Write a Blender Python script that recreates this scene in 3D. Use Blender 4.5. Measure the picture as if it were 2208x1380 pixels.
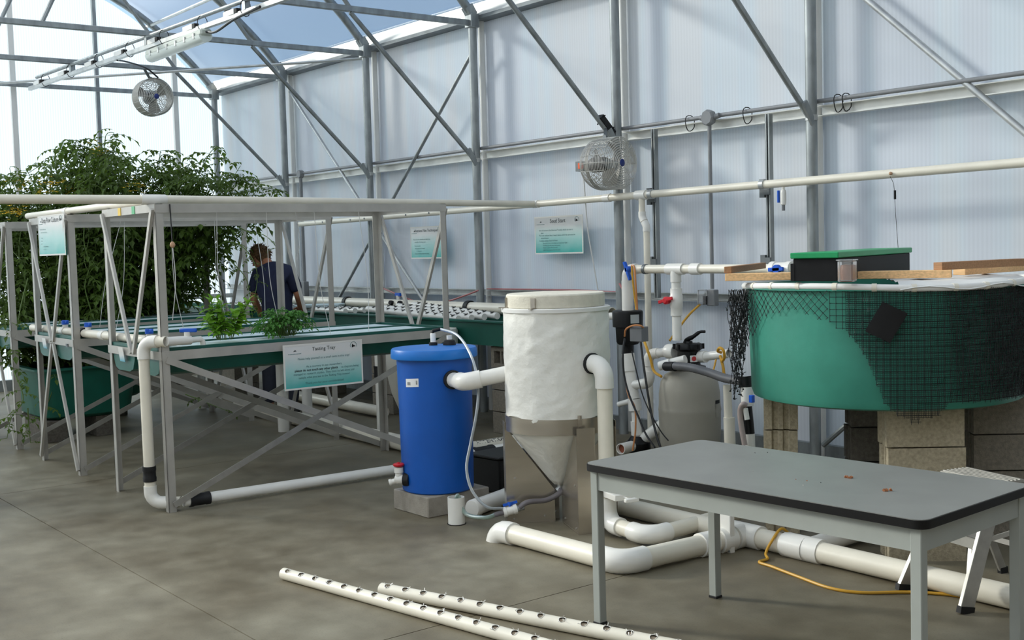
import bpy, math, random
from mathutils import Vector, Matrix, Euler
import numpy as np

for o in list(bpy.data.objects):
    bpy.data.objects.remove(o, do_unlink=True)
SC = bpy.context.scene
COL = SC.collection
rnd = random.Random(7)
PI = math.pi

# ------------------------------------------------------------------ camera
FPX, YAW, PITCH, ROLL, EYE = 2525.0, -0.9073, 0.0630, -0.02842, 1.68
_fw = Vector((math.sin(YAW) * math.cos(PITCH), math.cos(YAW) * math.cos(PITCH), -math.sin(PITCH)))
_r0 = Vector((math.cos(YAW), -math.sin(YAW), 0.0))
_u0 = _r0.cross(_fw)
_rt = _r0 * math.cos(ROLL) + _u0 * math.sin(ROLL)
_up = -_r0 * math.sin(ROLL) + _u0 * math.cos(ROLL)
CAM = Vector((0, 0, EYE))
cam_data = bpy.data.cameras.new('camera')
cam = bpy.data.objects.new('camera', cam_data)
COL.objects.link(cam)
cam_data.sensor_width = 36.0
cam_data.lens = 36.0 * FPX / 2208.0
cam_data.clip_start = 0.05
cam_data.clip_end = 500
m = Matrix((( _rt.x, _up.x, -_fw.x, 0), (_rt.y, _up.y, -_fw.y, 0), (_rt.z, _up.z, -_fw.z, EYE), (0, 0, 0, 1)))
cam.matrix_world = m
SC.camera = cam

# ------------------------------------------------------------------ sky, sun, exposure
SUN_TO = Vector((-0.84, -0.48, 0.40)).normalized()      # direction towards the sun
world = bpy.data.worlds.new('sky')
SC.world = world
world.use_nodes = True
wn = world.node_tree
wn.nodes.clear()
w_out = wn.nodes.new('ShaderNodeOutputWorld')
w_bg = wn.nodes.new('ShaderNodeBackground')
w_sky = wn.nodes.new('ShaderNodeTexSky')
w_sky.sky_type = 'NISHITA'
w_sky.sun_disc = False
w_sky.sun_elevation = math.asin(SUN_TO.z)
w_sky.sun_rotation = math.atan2(SUN_TO.x, SUN_TO.y)
w_sky.air_density = 1.0
w_sky.dust_density = 0.6
w_sky.ozone_density = 2.0
w_bg.inputs['Strength'].default_value = 0.145
wn.links.new(w_sky.outputs[0], w_bg.inputs[0])
wn.links.new(w_bg.outputs[0], w_out.inputs[0])

sun_l = bpy.data.lights.new('sun', 'SUN')
sun_l.energy = 17.0
sun_l.angle = math.radians(9.0)
sun_l.color = (1.0, 0.90, 0.76)
sun = bpy.data.objects.new('sun', sun_l)
sun.rotation_euler = SUN_TO.to_track_quat('Z', 'Y').to_euler()
sun.location = (-20, -12, 14)
COL.objects.link(sun)

SC.view_settings.view_transform = 'Standard'
SC.view_settings.look = 'None'
SC.view_settings.gamma = 1.0
SC.view_settings.use_curve_mapping = False
SC.view_settings.exposure = 0.2

# ------------------------------------------------------------------ helpers
def at(px, py, **k):
    """point where the sight line through photo pixel (px, py) meets the plane x=, y= or z="""
    (a, v), = k.items()
    i = 'xyz'.index(a)
    d = _fw + _rt * ((px - 1104) / FPX) + _up * ((690 - py) / FPX)
    t = (v - CAM[i]) / d[i]
    return CAM + d * t

def V(*a):
    return Vector(a)

WORG = {}            # world origin of every object built here

def tag(o, label=None, cat=None, group=None, kind=None):
    if label: o['label'] = label
    if cat: o['category'] = cat
    if group: o['group'] = group
    if kind: o['kind'] = kind
    return o

def thing(name, loc, label, cat, group=None, kind=None):
    o = bpy.data.objects.new(name, None)
    o.empty_display_size = 0.1
    COL.objects.link(o)
    o.location = loc
    WORG[o.name] = Vector(loc)
    return tag(o, label, cat, group, kind)

def frame_of(d, up=None):
    d = Vector(d).normalized()
    up = Vector(up) if up is not None else Vector((0, 0, 1))
    if abs(d.dot(up)) > 0.97:
        up = Vector((0, 1, 0)) if abs(d.y) < 0.9 else Vector((1, 0, 0))
    s = d.cross(up).normalized()
    u = s.cross(d).normalized()
    return d, s, u

class MB:
    def __init__(self):
        self.v = []; self.f = []; self.mi = []; self.cur = 0
    def add(self, vs, fs):
        n = len(self.v)
        self.v += [Vector(p) for p in vs]
        self.f += [tuple(i + n for i in f) for f in fs]
        self.mi += [self.cur] * len(fs)
        return self
    def box(self, c, s, rot=None, ch=0.0):
        c = Vector(c); hx, hy, hz = s[0] / 2, s[1] / 2, s[2] / 2
        if ch <= 0:
            vs = [Vector((x, y, z)) for z in (-hz, hz) for y in (-hy, hy) for x in (-hx, hx)]
            fs = [(0, 2, 3, 1), (4, 5, 7, 6), (0, 1, 5, 4), (2, 6, 7, 3), (0, 4, 6, 2), (1, 3, 7, 5)]
        else:
            # chamfered along all edges: 24 verts
            vs = []; idx = {}
            for sx in (-1, 1):
                for sy in (-1, 1):
                    for sz in (-1, 1):
                        for a in range(3):
                            h = [sx * (hx - ch), sy * (hy - ch), sz * (hz - ch)]
                            h[a] = (sx * hx, sy * hy, sz * hz)[a]
                            idx[(sx, sy, sz, a)] = len(vs); vs.append(Vector(h))
            fs = []
            S = (-1, 1)
            for s1 in S:
                fs.append([idx[(s1, a, b, 0)] for a, b in ((-1, -1), (1, -1), (1, 1), (-1, 1))][::s1])
                fs.append([idx[(a, s1, b, 1)] for a, b in ((-1, -1), (-1, 1), (1, 1), (1, -1))][::s1])
                fs.append([idx[(a, b, s1, 2)] for a, b in ((-1, -1), (1, -1), (1, 1), (-1, 1))][::s1])
            for s1 in S:
                for s2 in S:
                    fs.append([idx[(s1, s2, -1, 0)], idx[(s1, s2, 1, 0)], idx[(s1, s2, 1, 1)], idx[(s1, s2, -1, 1)]][::-s1 * s2])
                    fs.append([idx[(s1, -1, s2, 0)], idx[(s1, 1, s2, 0)], idx[(s1, 1, s2, 2)], idx[(s1, -1, s2, 2)]][::s1 * s2])
                    fs.append([idx[(-1, s1, s2, 1)], idx[(1, s1, s2, 1)], idx[(1, s1, s2, 2)], idx[(-1, s1, s2, 2)]][::-s1 * s2])
            for sx in S:
                for sy in S:
                    for sz in S:
                        fs.append([idx[(sx, sy, sz, a)] for a in range(3)][::sx * sy * sz])
        if rot is not None:
            if not isinstance(rot, Matrix):
                rot = Euler(rot).to_matrix()
            vs = [rot @ v for v in vs]
        return self.add([v + c for v in vs], fs)
    def bar(self, p, q, w, h, up=None, ch=0.0):
        p = Vector(p); q = Vector(q)
        d, s, u = frame_of(q - p, up)
        R = Matrix((d, s, u)).transposed()
        return self.box((p + q) / 2, ((q - p).length, w, h), R, ch)
    def tube(self, pts, r, seg=10, caps=True, closed=False):
        pts = [Vector(p) for p in pts]
        n = len(pts)
        rr = r if isinstance(r, (list, tuple)) else [r] * n
        T = []
        for i in range(n):
            a = pts[i - 1] if (i > 0 or closed) else pts[i]
            b = pts[(i + 1) % n] if (i < n - 1 or closed) else pts[i]
            t = (b - a)
            T.append(t.normalized() if t.length > 1e-9 else Vector((0, 0, 1)))
        d, s, u = frame_of(T[0])
        vs = []
        for i in range(n):
            if i > 0:
                ax = T[i - 1].cross(T[i])
                if ax.length > 1e-8:
                    M = Matrix.Rotation(math.atan2(ax.length, T[i - 1].dot(T[i])), 3, ax.normalized())
                    s = M @ s; u = M @ u
            for k in range(seg):
                a = 2 * PI * k / seg
                vs.append(pts[i] + s * (math.cos(a) * rr[i]) + u * (math.sin(a) * rr[i]))
        fs = []
        m_ = n if closed else n - 1
        for i in range(m_):
            j = (i + 1) % n
            for k in range(seg):
                k2 = (k + 1) % seg
                fs.append((i * seg + k, i * seg + k2, j * seg + k2, j * seg + k))
        if caps and not closed:
            fs.append(tuple(range(seg))[::-1])
            fs.append(tuple((n - 1) * seg + k for k in range(seg)))
        return self.add(vs, fs)
    def pipe(self, p, q, ro, ri, seg=20):
        """open hollow pipe"""
        p = Vector(p); q = Vector(q)
        d, s, u = frame_of(q - p)
        vs = []
        for c, r in ((p, ro), (q, ro), (q, ri), (p, ri)):
            for k in range(seg):
                a = 2 * PI * k / seg
                vs.append(c + s * (math.cos(a) * r) + u * (math.sin(a) * r))
        fs = []
        for i in range(4):
            j = (i + 1) % 4
            for k in range(seg):
                k2 = (k + 1) % seg
                fs.append((i * seg + k, i * seg + k2, j * seg + k2, j * seg + k))
        return self.add(vs, fs)
    def lathe(self, prof, c, axis=(0, 0, 1), seg=32, cap=True, a0=0.0, a1=2 * PI):
        """prof: list of (radius, height)"""
        c = Vector(c)
        d = Vector(axis).normalized()
        d, s, u = frame_of(d, (0, 1, 0) if abs(d.z) > .9 else None)
        full = abs(a1 - a0 - 2 * PI) < 1e-6
        ns = seg if full else seg + 1
        vs = []
        for r, h in prof:
            for k in range(ns):
                a = a0 + (a1 - a0) * k / seg
                vs.append(c + d * h + u * (math.cos(a) * r) + s * (-math.sin(a) * r))
        fs = []
        for i in range(len(prof) - 1):
            for k in range(ns if full else ns - 1):
                k2 = (k + 1) % ns
                fs.append((i * ns + k, i * ns + k2, (i + 1) * ns + k2, (i + 1) * ns + k))
        if cap and full:
            if prof[0][0] > 1e-6: fs.append(tuple(range(ns))[::-1])
            if prof[-1][0] > 1e-6: fs.append(tuple((len(prof) - 1) * ns + k for k in range(ns)))
        return self.add(vs, fs)
    def poly(self, pts, th, nrm):
        """flat polygon with thickness th along nrm"""
        nrm = Vector(nrm).normalized() * th
        n = len(pts)
        vs = [Vector(p) for p in pts] + [Vector(p) + nrm for p in pts]
        fs = [tuple(range(n))[::-1], tuple(range(n, 2 * n))]
        for i in range(n):
            j = (i + 1) % n
            fs.append((i, j, n + j, n + i))
        return self.add(vs, fs)
    def build(self, name, mat, parent=None, smooth=40, org=None):
        me = bpy.data.meshes.new(name)
        if parent is not None:
            org = WORG[parent.name]
            loc = Vector((0, 0, 0))
        else:
            if org is None:
                if self.v:
                    xs = [v.x for v in self.v]; ys = [v.y for v in self.v]; zs = [v.z for v in self.v]
                    org = Vector(((min(xs) + max(xs)) / 2, (min(ys) + max(ys)) / 2, min(zs)))
                else:
                    org = Vector((0, 0, 0))
            org = Vector(org); loc = org
        me.from_pydata([tuple(v - org) for v in self.v], [], self.f)
        mats = mat if isinstance(mat, (list, tuple)) else [mat]
        for mm in mats:
            me.materials.append(MAT[mm] if isinstance(mm, str) else mm)
        if len(mats) > 1:
            me.polygons.foreach_set('material_index', self.mi)
        if smooth:
            me.polygons.foreach_set('use_smooth', [True] * len(me.polygons))
            me.set_sharp_from_angle(angle=math.radians(smooth))
        me.update()
        o = bpy.data.objects.new(name, me)
        COL.objects.link(o)
        o.location = loc
        if parent is not None:
            o.parent = parent
        WORG[o.name] = Vector(org)
        return o

def arc_pts(p0, c, p1, R, n=7):
    """rounded corner at c between directions to p0 and p1"""
    a = (Vector(p0) - c).normalized(); b = (Vector(p1) - c).normalized()
    ang = a.angle(b)
    t = R / math.tan(ang / 2)
    s = c + a * t; e = c + b * t
    cen = c + (a + b).normalized() * (R / math.sin(ang / 2))
    va = s - cen; vb = e - cen
    tot = va.angle(vb)
    ax = va.cross(vb).normalized()
    return [cen + Matrix.Rotation(tot * i / (n - 1), 3, ax) @ va for i in range(n)], t

def smooth_path(pts, n=8):
    """Catmull-Rom through the points"""
    P = [Vector(p) for p in pts]
    P = [P[0] * 2 - P[1]] + P + [P[-1] * 2 - P[-2]]
    out = []
    for i in range(1, len(P) - 2):
        a, b, c, d = P[i - 1], P[i], P[i + 1], P[i + 2]
        for k in range(n):
            t = k / n
            out.append(0.5 * ((2 * b) + (c - a) * t + (2 * a - 5 * b + 4 * c - d) * t * t + (3 * b - a - 3 * c + d) * t ** 3))
    out.append(P[-2])
    return out

def plumbing(root, pts, r, mat='pvc', fit='pvc_fit', R=None, seg=18, joints=(), fit_k=1.17, ends=()):
    """straight PVC pipes with elbow fittings at the corners, couplers at given (segment, fraction)"""
    pts = [Vector(p) for p in pts]
    R = R or r * 1.9
    starts = [pts[0]]; segs = []
    cur = pts[0]
    for i in range(1, len(pts) - 1):
        arc, t = arc_pts(pts[i - 1], pts[i], pts[i + 1], R)
        a = (pts[i - 1] - pts[i]).normalized(); b = (pts[i + 1] - pts[i]).normalized()
        sl = r * 1.1
        path = [arc[0] + a * sl] + arc + [arc[-1] + b * sl]
        e = MB().tube(path, r * fit_k, seg)
        e.build('elbow', fit, root)
        segs.append((cur, arc[0] + a * sl * .5))
        cur = arc[-1] + b * sl * .5
    segs.append((cur, pts[-1]))
    for p, q in segs:
        if (q - p).length > 1e-3:
            MB().pipe(p, q, r, r * .88, seg).build('pipe', mat, root)
    for (i, fr) in joints:
        p, q = segs[i]
        d = (q - p).normalized(); c = p.lerp(q, fr)
        MB().lathe([(r * 1.0, -r * 1.3), (r * fit_k, -r * 1.3), (r * fit_k, r * 1.3), (r * 1.0, r * 1.3)], c, d, seg, cap=False).build('coupler', fit, root)
    return segs

def text_mesh(txt, size, bold=False):
    cu = bpy.data.curves.new('t', 'FONT')
    cu.body = txt; cu.size = size; cu.align_x = 'CENTER'; cu.align_y = 'CENTER'
    cu.resolution_u = 2
    cu.extrude = 0.0
    if bold: cu.offset = size * 0.018
    o = bpy.data.objects.new('t', cu)
    COL.objects.link(o)
    dg = bpy.context.evaluated_depsgraph_get()
    me = bpy.data.meshes.new_from_object(o.evaluated_get(dg))
    bpy.data.objects.remove(o, do_unlink=True)
    vs = [v.co.copy() for v in me.vertices]; fs = [tuple(p.vertices) for p in me.polygons]
    bpy.data.meshes.remove(me)
    return vs, fs
# ------------------------------------------------------------------ materials (all procedural)
MAT = {}
def mat(name, col, rough=0.5, metal=0.0, var=0.0, vscale=6.0, bump=0.0, bscale=40.0, spec=0.5, col2=None,
        trans=0.0, ior=1.45, alpha=1.0, stretch=None, detail=4.0, sss=0.0, coat=0.0):
    m = bpy.data.materials.new(name); MAT[name] = m
    m.use_nodes = True
    nt = m.node_tree; b = nt.nodes['Principled BSDF']
    b.inputs['Roughness'].default_value = rough
    b.inputs['Metallic'].default_value = metal
    b.inputs['Specular IOR Level'].default_value = spec
    b.inputs['Transmission Weight'].default_value = trans
    b.inputs['IOR'].default_value = ior
    b.inputs['Alpha'].default_value = alpha
    b.inputs['Coat Weight'].default_value = coat
    c = (*col, 1)
    b.inputs['Base Color'].default_value = c
    tc = nt.nodes.new('ShaderNodeTexCoord'); vec = tc.outputs['Object']
    if stretch:
        mp = nt.nodes.new('ShaderNodeMapping'); mp.inputs['Scale'].default_value = stretch
        nt.links.new(vec, mp.inputs[0]); vec = mp.outputs[0]
    if var > 0 or col2:
        nz = nt.nodes.new('ShaderNodeTexNoise'); nz.inputs['Scale'].default_value = vscale; nz.inputs['Detail'].default_value = detail
        nt.links.new(vec, nz.inputs['Vector'])
        rp = nt.nodes.new('ShaderNodeValToRGB')
        rp.color_ramp.elements[0].position = 0.3; rp.color_ramp.elements[1].position = 0.7
        lo = col2 if col2 else tuple(max(0, x * (1 - var)) for x in col)
        hi = col if col2 else tuple(min(1, x * (1 + var)) for x in col)
        rp.color_ramp.elements[0].color = (*lo, 1); rp.color_ramp.elements[1].color = (*hi, 1)
        nt.links.new(nz.outputs['Fac'], rp.inputs[0]); nt.links.new(rp.outputs[0], b.inputs['Base Color'])
    if bump > 0:
        nb = nt.nodes.new('ShaderNodeTexNoise'); nb.inputs['Scale'].default_value = bscale; nb.inputs['Detail'].default_value = 3
        nt.links.new(vec, nb.inputs['Vector'])
        bp = nt.nodes.new('ShaderNodeBump'); bp.inputs['Strength'].default_value = bump; bp.inputs['Distance'].default_value = 0.01
        nt.links.new(nb.outputs['Fac'], bp.inputs['Height']); nt.links.new(bp.outputs[0], b.inputs['Normal'])
    return m

mat('galv', (0.30, 0.32, 0.32), 0.45, 0.55, 0.22, 14, stretch=(1, 1, .35))
mat('galv_dark', (0.17, 0.185, 0.19), 0.5, 0.5, 0.2, 8)
mat('galv_light', (0.52, 0.53, 0.52), 0.38, 0.55, 0.15, 9)
mat('eave_steel', (0.74, 0.74, 0.70), 0.42, 0.25, 0.1, 5)
mat('alum', (0.46, 0.44, 0.40), 0.42, 0.35, 0.10, 7)
mat('alum_bright', (0.38, 0.365, 0.33), 0.42, 0.5, 0.12, 12)
mat('white_trim', (0.78, 0.77, 0.73), 0.45, 0, 0.05, 4)
mat('pvc', (0.78, 0.73, 0.61), 0.38, 0, 0.06, 5, stretch=(1, 1, 1))
mat('pvc_fit', (0.82, 0.80, 0.74), 0.30, 0, 0.03, 8)
mat('pvc_grey', (0.16, 0.165, 0.17), 0.5, 0, 0.1, 8)
mat('conduit', (0.24, 0.245, 0.25), 0.5, 0, 0.08, 8)
mat('blue_plastic', (0.003, 0.095, 0.44), 0.42, 0, 0.06, 5, bump=0.05, bscale=90)
mat('blue_lid', (0.008, 0.17, 0.58), 0.38, 0, 0.05, 5)
mat('blue_valve', (0.01, 0.10, 0.55), 0.35)
mat('red_valve', (0.62, 0.02, 0.03), 0.35)
mat('black_rubber', (0.008, 0.008, 0.0085), 0.6, 0, 0.2, 20)
mat('black_plastic', (0.006, 0.006, 0.0065), 0.42, 0, 0.2, 12, spec=.35)
mat('dark_void', (0.02, 0.018, 0.015), 0.8)
mat('stainless', (0.50, 0.455, 0.385), 0.26, 0.85, 0.10, 3, stretch=(1, 1, 6))
mat('liner', (0.80, 0.785, 0.72), 0.55, 0, 0.03, 6, bump=0.5, bscale=22)
mat('foam_lid', (0.70, 0.66, 0.55), 0.8, 0, 0.07, 20, bump=0.25, bscale=90)
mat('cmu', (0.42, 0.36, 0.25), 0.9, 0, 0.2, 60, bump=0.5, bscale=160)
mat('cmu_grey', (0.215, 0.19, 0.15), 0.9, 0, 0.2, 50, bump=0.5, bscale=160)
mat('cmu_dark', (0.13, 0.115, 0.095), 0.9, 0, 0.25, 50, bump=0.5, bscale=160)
mat('slab_block', (0.31, 0.28, 0.235), 0.9, 0, 0.25, 9, bump=0.3, bscale=120)
mat('tank_green', (0.040, 0.23, 0.165), 0.40, 0, 0.16, 3.2, bump=0.06, bscale=30, detail=6)
mat('trough_green', (0.008, 0.085, 0.060), 0.4, 0, 0.15, 4)
mat('tray_green', (0.012, 0.105, 0.080), 0.38, 0, 0.15, 5)
mat('tub_green', (0.008, 0.11, 0.075), 0.4, 0, 0.15, 5)
mat('raft', (0.55, 0.66, 0.68), 0.6, 0, 0.10, 12)
mat('lid_green', (0.01, 0.30, 0.10), 0.4, 0, 0.05, 8)
mat('box_black', (0.005, 0.005, 0.0055), 0.6, 0, 0.25, 30, spec=.3)
mat('wood', (0.84, 0.52, 0.25), 0.6, 0, 0.18, 9, stretch=(1.0, 14, 14), bump=0.1, bscale=60)
mat('wood_old', (0.36, 0.19, 0.09), 0.65, 0, 0.2, 9, stretch=(1.0, 14, 14), bump=0.1, bscale=60)
mat('table_top', (0.225, 0.225, 0.205), 0.42, 0, 0.07, 5, detail=8)
mat('table_edge', (0.006, 0.0055, 0.0055), 0.5, spec=.3)
mat('table_steel', (0.33, 0.345, 0.315), 0.45, 0, 0.05, 5)
mat('crumb', (0.35, 0.14, 0.06), 0.8)
mat('dust', (0.50, 0.48, 0.44), 0.9)
mat('net', (0.006, 0.007, 0.008), 0.6)
mat('net_blue', (0.01, 0.03, 0.09), 0.6)
mat('filter_tan', (0.36, 0.335, 0.275), 0.5, 0, 0.05, 6)
mat('cord_yellow', (0.62, 0.33, 0.03), 0.45)
mat('cord_orange', (0.60, 0.25, 0.09), 0.45)
mat('cord_red', (0.38, 0.12, 0.12), 0.5)
mat('cord_black', (0.010, 0.010, 0.010), 0.45)
mat('cord_white', (0.70, 0.70, 0.68), 0.5)
mat('hose_clear', (0.42, 0.46, 0.48), 0.2, 0, 0.1, 12, trans=0.35, alpha=1.0)
mat('hose_green', (0.28, 0.38, 0.32), 0.25, 0, 0.1, 12, trans=0.35)
mat('hose_grey', (0.17, 0.155, 0.165), 0.3, 0, 0.1, 12)
mat('hose_pink', (0.42, 0.34, 0.31), 0.35)
mat('hose_ribbed', (0.13, 0.13, 0.135), 0.45)
mat('clear_plastic', (0.9, 0.9, 0.9), 0.15, trans=0.85)
mat('orange_plastic', (0.85, 0.13, 0.04), 0.4)
mat('fan_guard', (0.62, 0.60, 0.55), 0.35, 0.3)
mat('fan_body', (0.44, 0.42, 0.38), 0.5, 0.2, 0.1, 9)
mat('fan_motor', (0.10, 0.095, 0.09), 0.5)
mat('fan_hub', (0.02, 0.035, 0.18), 0.4)
mat('lamp_body', (0.52, 0.56, 0.50), 0.4)
mat('lamp_lens', (0.68, 0.73, 0.68), 0.22, spec=0.7)
mat('hair', (0.11, 0.055, 0.02), 0.7, 0, 0.4, 40, bump=0.6, bscale=120)
mat('skin', (0.50, 0.22, 0.12), 0.55)
mat('shirt_navy', (0.017, 0.022, 0.055), 0.85, 0, 0.2, 8, bump=0.2, bscale=9)
mat('jeans', (0.03, 0.035, 0.05), 0.85, 0, 0.2, 10)
mat('shoe', (0.03, 0.028, 0.026), 0.7)
mat('stem_green', (0.10, 0.16, 0.035), 0.6)
mat('flower', (0.85, 0.58, 0.04), 0.6)
mat('tomato_leaf', (0.15, 0.25, 0.033), 0.55, 0, 0.45, 3.5)
mat('basil_leaf', (0.22, 0.46, 0.04), 0.45, 0, 0.35, 7)
mat('parsley_leaf', (0.07, 0.22, 0.03), 0.5, 0, 0.4, 14)
mat('ink', (0.05, 0.06, 0.06), 0.7)
mat('ink_soft', (0.10, 0.22, 0.22), 0.7)
mat('ink_black', (0.01, 0.01, 0.01), 0.7)
mat('ink_red', (0.55, 0.05, 0.05), 0.6)
mat('sticker', (0.80, 0.80, 0.78), 0.5)
mat('card', (0.80, 0.78, 0.72), 0.5)
mat('plate_silver', (0.48, 0.50, 0.50), 0.4, 0.4)
mat('tape_yellow', (0.75, 0.52, 0.08), 0.5)
mat('tape_green', (0.10, 0.42, 0.20), 0.5)
mat('brick_red', (0.30, 0.09, 0.05), 0.9, 0, 0.2, 30)
mat('float_tan', (0.50, 0.30, 0.18), 0.7)
mat('drum_white', (0.72, 0.70, 0.62), 0.5, 0, 0.06, 5)
mat('bottle_brown', (0.34, 0.13, 0.05), 0.3)

# leaves let some light through
for nm in ('tomato_leaf', 'basil_leaf', 'parsley_leaf'):
    m = MAT[nm]; nt = m.node_tree; b = nt.nodes['Principled BSDF']
    out = nt.nodes['Material Output']
    tr = nt.nodes.new('ShaderNodeBsdfTranslucent'); mx = nt.nodes.new('ShaderNodeMixShader')
    mx.inputs[0].default_value = 0.36
    src = b.inputs['Base Color'].links[0].from_socket
    nt.links.new(src, tr.inputs[0])
    dk = nt.nodes.new('ShaderNodeMix'); dk.data_type = 'RGBA'; dk.blend_type = 'MULTIPLY'; dk.inputs[0].default_value = 1
    dk.inputs[7].default_value = (.42, .45, .42, 1) if nm == 'tomato_leaf' else (1, 1, 1, 1)  # tomato reflectance darkened: foliage shade put into the colour
    nt.links.new(src, dk.inputs[6]); nt.links.new(dk.outputs[2], b.inputs['Base Color'])
    nt.links.new(b.outputs[0], mx.inputs[1]); nt.links.new(tr.outputs[0], mx.inputs[2])
    nt.links.new(mx.outputs[0], out.inputs[0])

def sheet_mat(name, tint, diff, transl, clear, rib_axis, rib=0.0, bands=False):
    """twin-wall polycarbonate / greenhouse film: diffuse + translucent (+ clear) mixed"""
    m = bpy.data.materials.new(name); MAT[name] = m
    m.use_nodes = True
    nt = m.node_tree; nt.nodes.clear(); N = nt.nodes.new; L = nt.links.new
    out = N('ShaderNodeOutputMaterial')
    geo = N('ShaderNodeNewGeometry')
    sep = N('ShaderNodeSeparateXYZ'); L(geo.outputs['Position'], sep.inputs[0])
    col = N('ShaderNodeRGB'); col.outputs[0].default_value = (*tint, 1)
    colo = col.outputs[0]
    if rib > 0:
        mu = N('ShaderNodeMath'); mu.operation = 'MULTIPLY'; mu.inputs[1].default_value = 2 * PI / 0.032
        L(sep.outputs[rib_axis], mu.inputs[0])
        sn = N('ShaderNodeMath'); sn.operation = 'SINE'; L(mu.outputs[0], sn.inputs[0])
        mr = N('ShaderNodeMapRange'); mr.inputs[1].default_value = -1; mr.inputs[2].default_value = 1
        mr.inputs[3].default_value = 1 - rib; mr.inputs[4].default_value = 1.0
        L(sn.outputs[0], mr.inputs[0])
        mm = N('ShaderNodeMix'); mm.data_type = 'RGBA'; mm.blend_type = 'MULTIPLY'; mm.inputs[0].default_value = 1
        L(colo, mm.inputs[6]); L(mr.outputs[0], mm.inputs[7]); colo = mm.outputs[2]
    if bands:
        mp = N('ShaderNodeMapping'); mp.inputs['Scale'].default_value = (1.7, 1.7, 0.10)
        L(geo.outputs['Position'], mp.inputs[0])
        nz = N('ShaderNodeTexNoise'); nz.inputs['Scale'].default_value = 1.3; nz.inputs['Detail'].default_value = 2
        L(mp.outputs[0], nz.inputs['Vector'])
        rp = N('ShaderNodeValToRGB')
        rp.color_ramp.elements[0].position = 0.42; rp.color_ramp.elements[0].color = (0.95, 0.945, 0.965, 1)
        rp.color_ramp.elements[1].position = 0.50; rp.color_ramp.elements[1].color = (0.96, 0.985, 1.0, 1)
        e = rp.color_ramp.elements.new(0.60); e.color = (1.0, 0.975, 0.965, 1)
        L(nz.outputs['Fac'], rp.inputs[0])
        mm = N('ShaderNodeMix'); mm.data_type = 'RGBA'; mm.blend_type = 'MULTIPLY'; mm.inputs[0].default_value = 1
        L(colo, mm.inputs[6]); L(rp.outputs[0], mm.inputs[7]); colo = mm.outputs[2]
    d = N('ShaderNodeBsdfDiffuse'); t = N('ShaderNodeBsdfTranslucent'); c = N('ShaderNodeBsdfTransparent')
    L(colo, d.inputs[0]); L(colo, t.inputs[0])
    c.inputs[0].default_value = (*[min(1, x) for x in tint], 1)
    tot = diff + transl + clear
    m1 = N('ShaderNodeMixShader'); m1.inputs[0].default_value = transl / (diff + transl)
    L(d.outputs[0], m1.inputs[1]); L(t.outputs[0], m1.inputs[2])
    last = m1.outputs[0]
    if clear > 0:
        m2 = N('ShaderNodeMixShader'); m2.inputs[0].default_value = clear / tot
        L(last, m2.inputs[1]); L(c.outputs[0], m2.inputs[2]); last = m2.outputs[0]
    L(last, out.inputs[0])
    return m
sheet_mat('sheet_side', (0.89, 0.925, 0.95), 0.58, 0.30, 0.0, 0, 0.05, True)
sheet_mat('sheet_end', (0.80, 0.88, 0.95), 0.36, 0.19, 0.16, 1, 0.18)
sheet_mat('roof_film', (0.76, 0.86, 0.97), 0.26, 0.46, 0.20, 0)

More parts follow.
